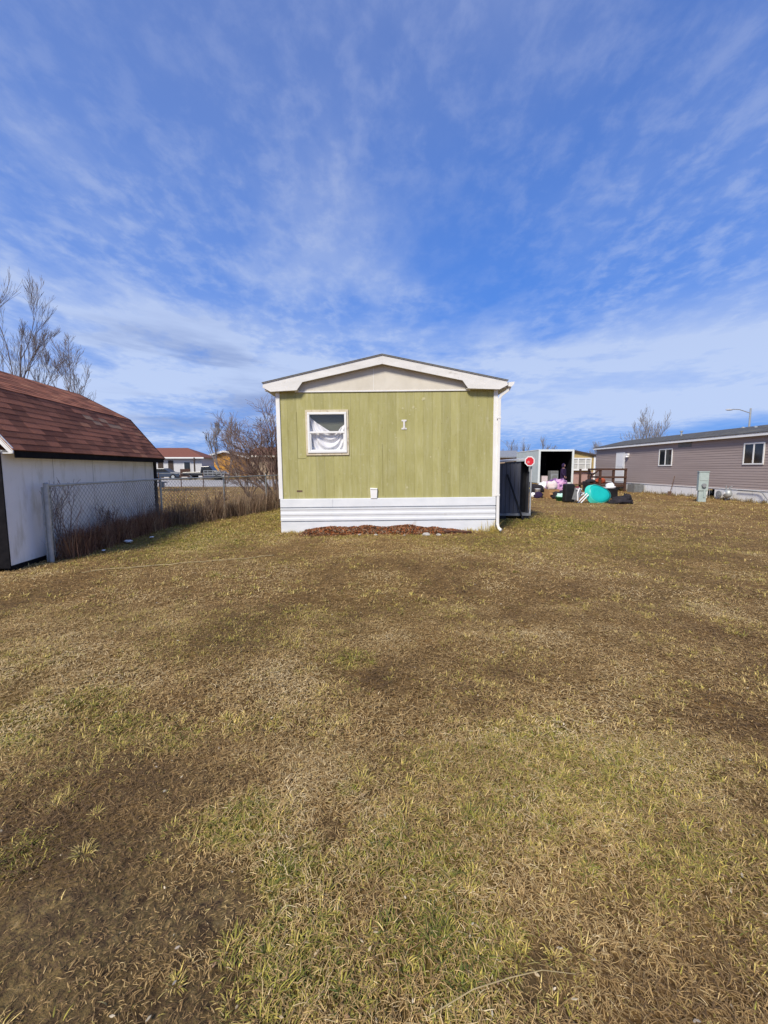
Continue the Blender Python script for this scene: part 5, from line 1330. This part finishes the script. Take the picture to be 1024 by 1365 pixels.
# more veil to the left, clear to the right above the taupe home
left = sstep(sx.outputs['X'], .60, -.55)
m1 = mth('MULTIPLY', sstep(wisp, .40, .72), mth('ADD', mth('MULTIPLY', left, .40), .14))
m2 = mth('MULTIPLY', sstep(fine, .40, .72), mth('MULTIPLY', sstep(big, .28, .60), .36))
veil = mth('ADD', mth('ADD', mth('MULTIPLY', sstep(big, .30, .75), .16), .02), mth('ADD', mth('MULTIPLY', left, .16), mth('MULTIPLY', sstep(sx.outputs['Z'], .45, .95), .10)))
low = mth('MULTIPLY', sstep(sx.outputs['Z'], .36, .20), sstep(sx.outputs['Z'], .055, .10))
def level(sc, sz, off, det=7):
    cx = n.new('ShaderNodeCombineXYZ'); l.new(mth('MULTIPLY', sx.outputs['X'], sc), cx.inputs[0]); l.new(mth('MULTIPLY', sx.outputs['Y'], sc), cx.inputs[1]); l.new(mth('MULTIPLY_ADD', sx.outputs['Z'], sz, off), cx.inputs[2])
    t = n.new('ShaderNodeTexNoise'); l.new(cx.outputs[0], t.inputs['Vector']); t.inputs['Scale'].default_value = 1.6; t.inputs['Detail'].default_value = det; t.inputs['Roughness'].default_value = .58; t.inputs['Distortion'].default_value = .25
    return t.outputs['Fac']
bank = mth('MULTIPLY', mth('MULTIPLY', low, sstep(level(1.6, 6.5, 2.2), .36, .60)), .72)
bank2 = mth('MULTIPLY', mth('MULTIPLY', mth('MULTIPLY', sstep(sx.outputs['Z'], .27, .18), sstep(sx.outputs['Z'], .075, .125)), sstep(sx.outputs['X'], .10, .34)), .60)
bank = mth('ADD', bank, bank2)
mask = mth('MINIMUM', mth('ADD', mth('ADD', mth('ADD', m1, m2), veil), bank), .92)
tint = n.new('ShaderNodeMix'); tint.data_type = 'RGBA'; tint.blend_type = 'MULTIPLY'; tint.inputs['Factor'].default_value = 1
l.new(sky.outputs[0], tint.inputs['A']); tint.inputs['B'].default_value = (.60, .90, 1.2, 1)
# the clear sky: Nishita blended with the deeper blue of this winter sky
deep = n.new('ShaderNodeMix'); deep.data_type = 'RGBA'; l.new(sstep(sx.outputs['Z'], .25, .85), deep.inputs['Factor'])
deep.inputs['A'].default_value = (.36, 1.62, 6.0, 1); deep.inputs['B'].default_value = (.58, 1.25, 3.9, 1)
bl_ = n.new('ShaderNodeMix'); bl_.data_type = 'RGBA'; bl_.inputs['Factor'].default_value = .80
l.new(tint.outputs['Result'], bl_.inputs['A']); l.new(deep.outputs['Result'], bl_.inputs['B'])
mx = n.new('ShaderNodeMix'); mx.data_type = 'RGBA'; l.new(mask, mx.inputs['Factor'])
l.new(bl_.outputs['Result'], mx.inputs['A'])
cl = n.new('ShaderNodeMix'); cl.data_type = 'RGBA'; l.new(sstep(sx.outputs['Z'], .12, .75), cl.inputs['Factor'])
cl.inputs['A'].default_value = (4.2, 5.1, 7.1, 1); cl.inputs['B'].default_value = (2.35, 3.0, 5.3, 1)
shade = n.new('ShaderNodeMix'); shade.data_type = 'RGBA'
l.new(mth('MULTIPLY', mth('MULTIPLY', sstep(level(1.3, 8.0, 6.4, 5), .46, .64), sstep(sx.outputs['X'], .25, -.2)), mth('MULTIPLY', low, .8)), shade.inputs['Factor'])
l.new(cl.outputs['Result'], shade.inputs['A']); shade.inputs['B'].default_value = (1.9, 2.6, 4.7, 1)
l.new(shade.outputs['Result'], mx.inputs['B'])
l.new(mx.outputs['Result'], bg.inputs['Color'])

sd = bpy.data.lights.new('sun', 'SUN'); sd.energy = 4.4; sd.angle = R(12.0); sd.color = (1.0, .925, .80)
so = bpy.data.objects.new('sun', sd); COL.objects.link(so)
dirv = Vector((SUN_AZ.x * math.cos(SUN_EL), SUN_AZ.y * math.cos(SUN_EL), math.sin(SUN_EL)))
so.rotation_euler = dirv.to_track_quat('Z', 'Y').to_euler(); so.location = (-20, -30, 30)

# ------------------------------------------------------------------ camera and output
cd = bpy.data.cameras.new('camera'); cam = bpy.data.objects.new('camera', cd); COL.objects.link(cam)
cam.location = (0, 0, 1.5); cam.rotation_euler = (R(90 - 5.964), 0, 0)
cd.sensor_fit = 'HORIZONTAL'; cd.sensor_width = 36; cd.lens = 560 / 1024 * 36
cd.clip_start = .05; cd.clip_end = 8000
scene.camera = cam
scene.view_settings.view_transform = 'Standard'; scene.view_settings.look = 'None'
scene.view_settings.exposure = 0.08; scene.view_settings.gamma = 1.0
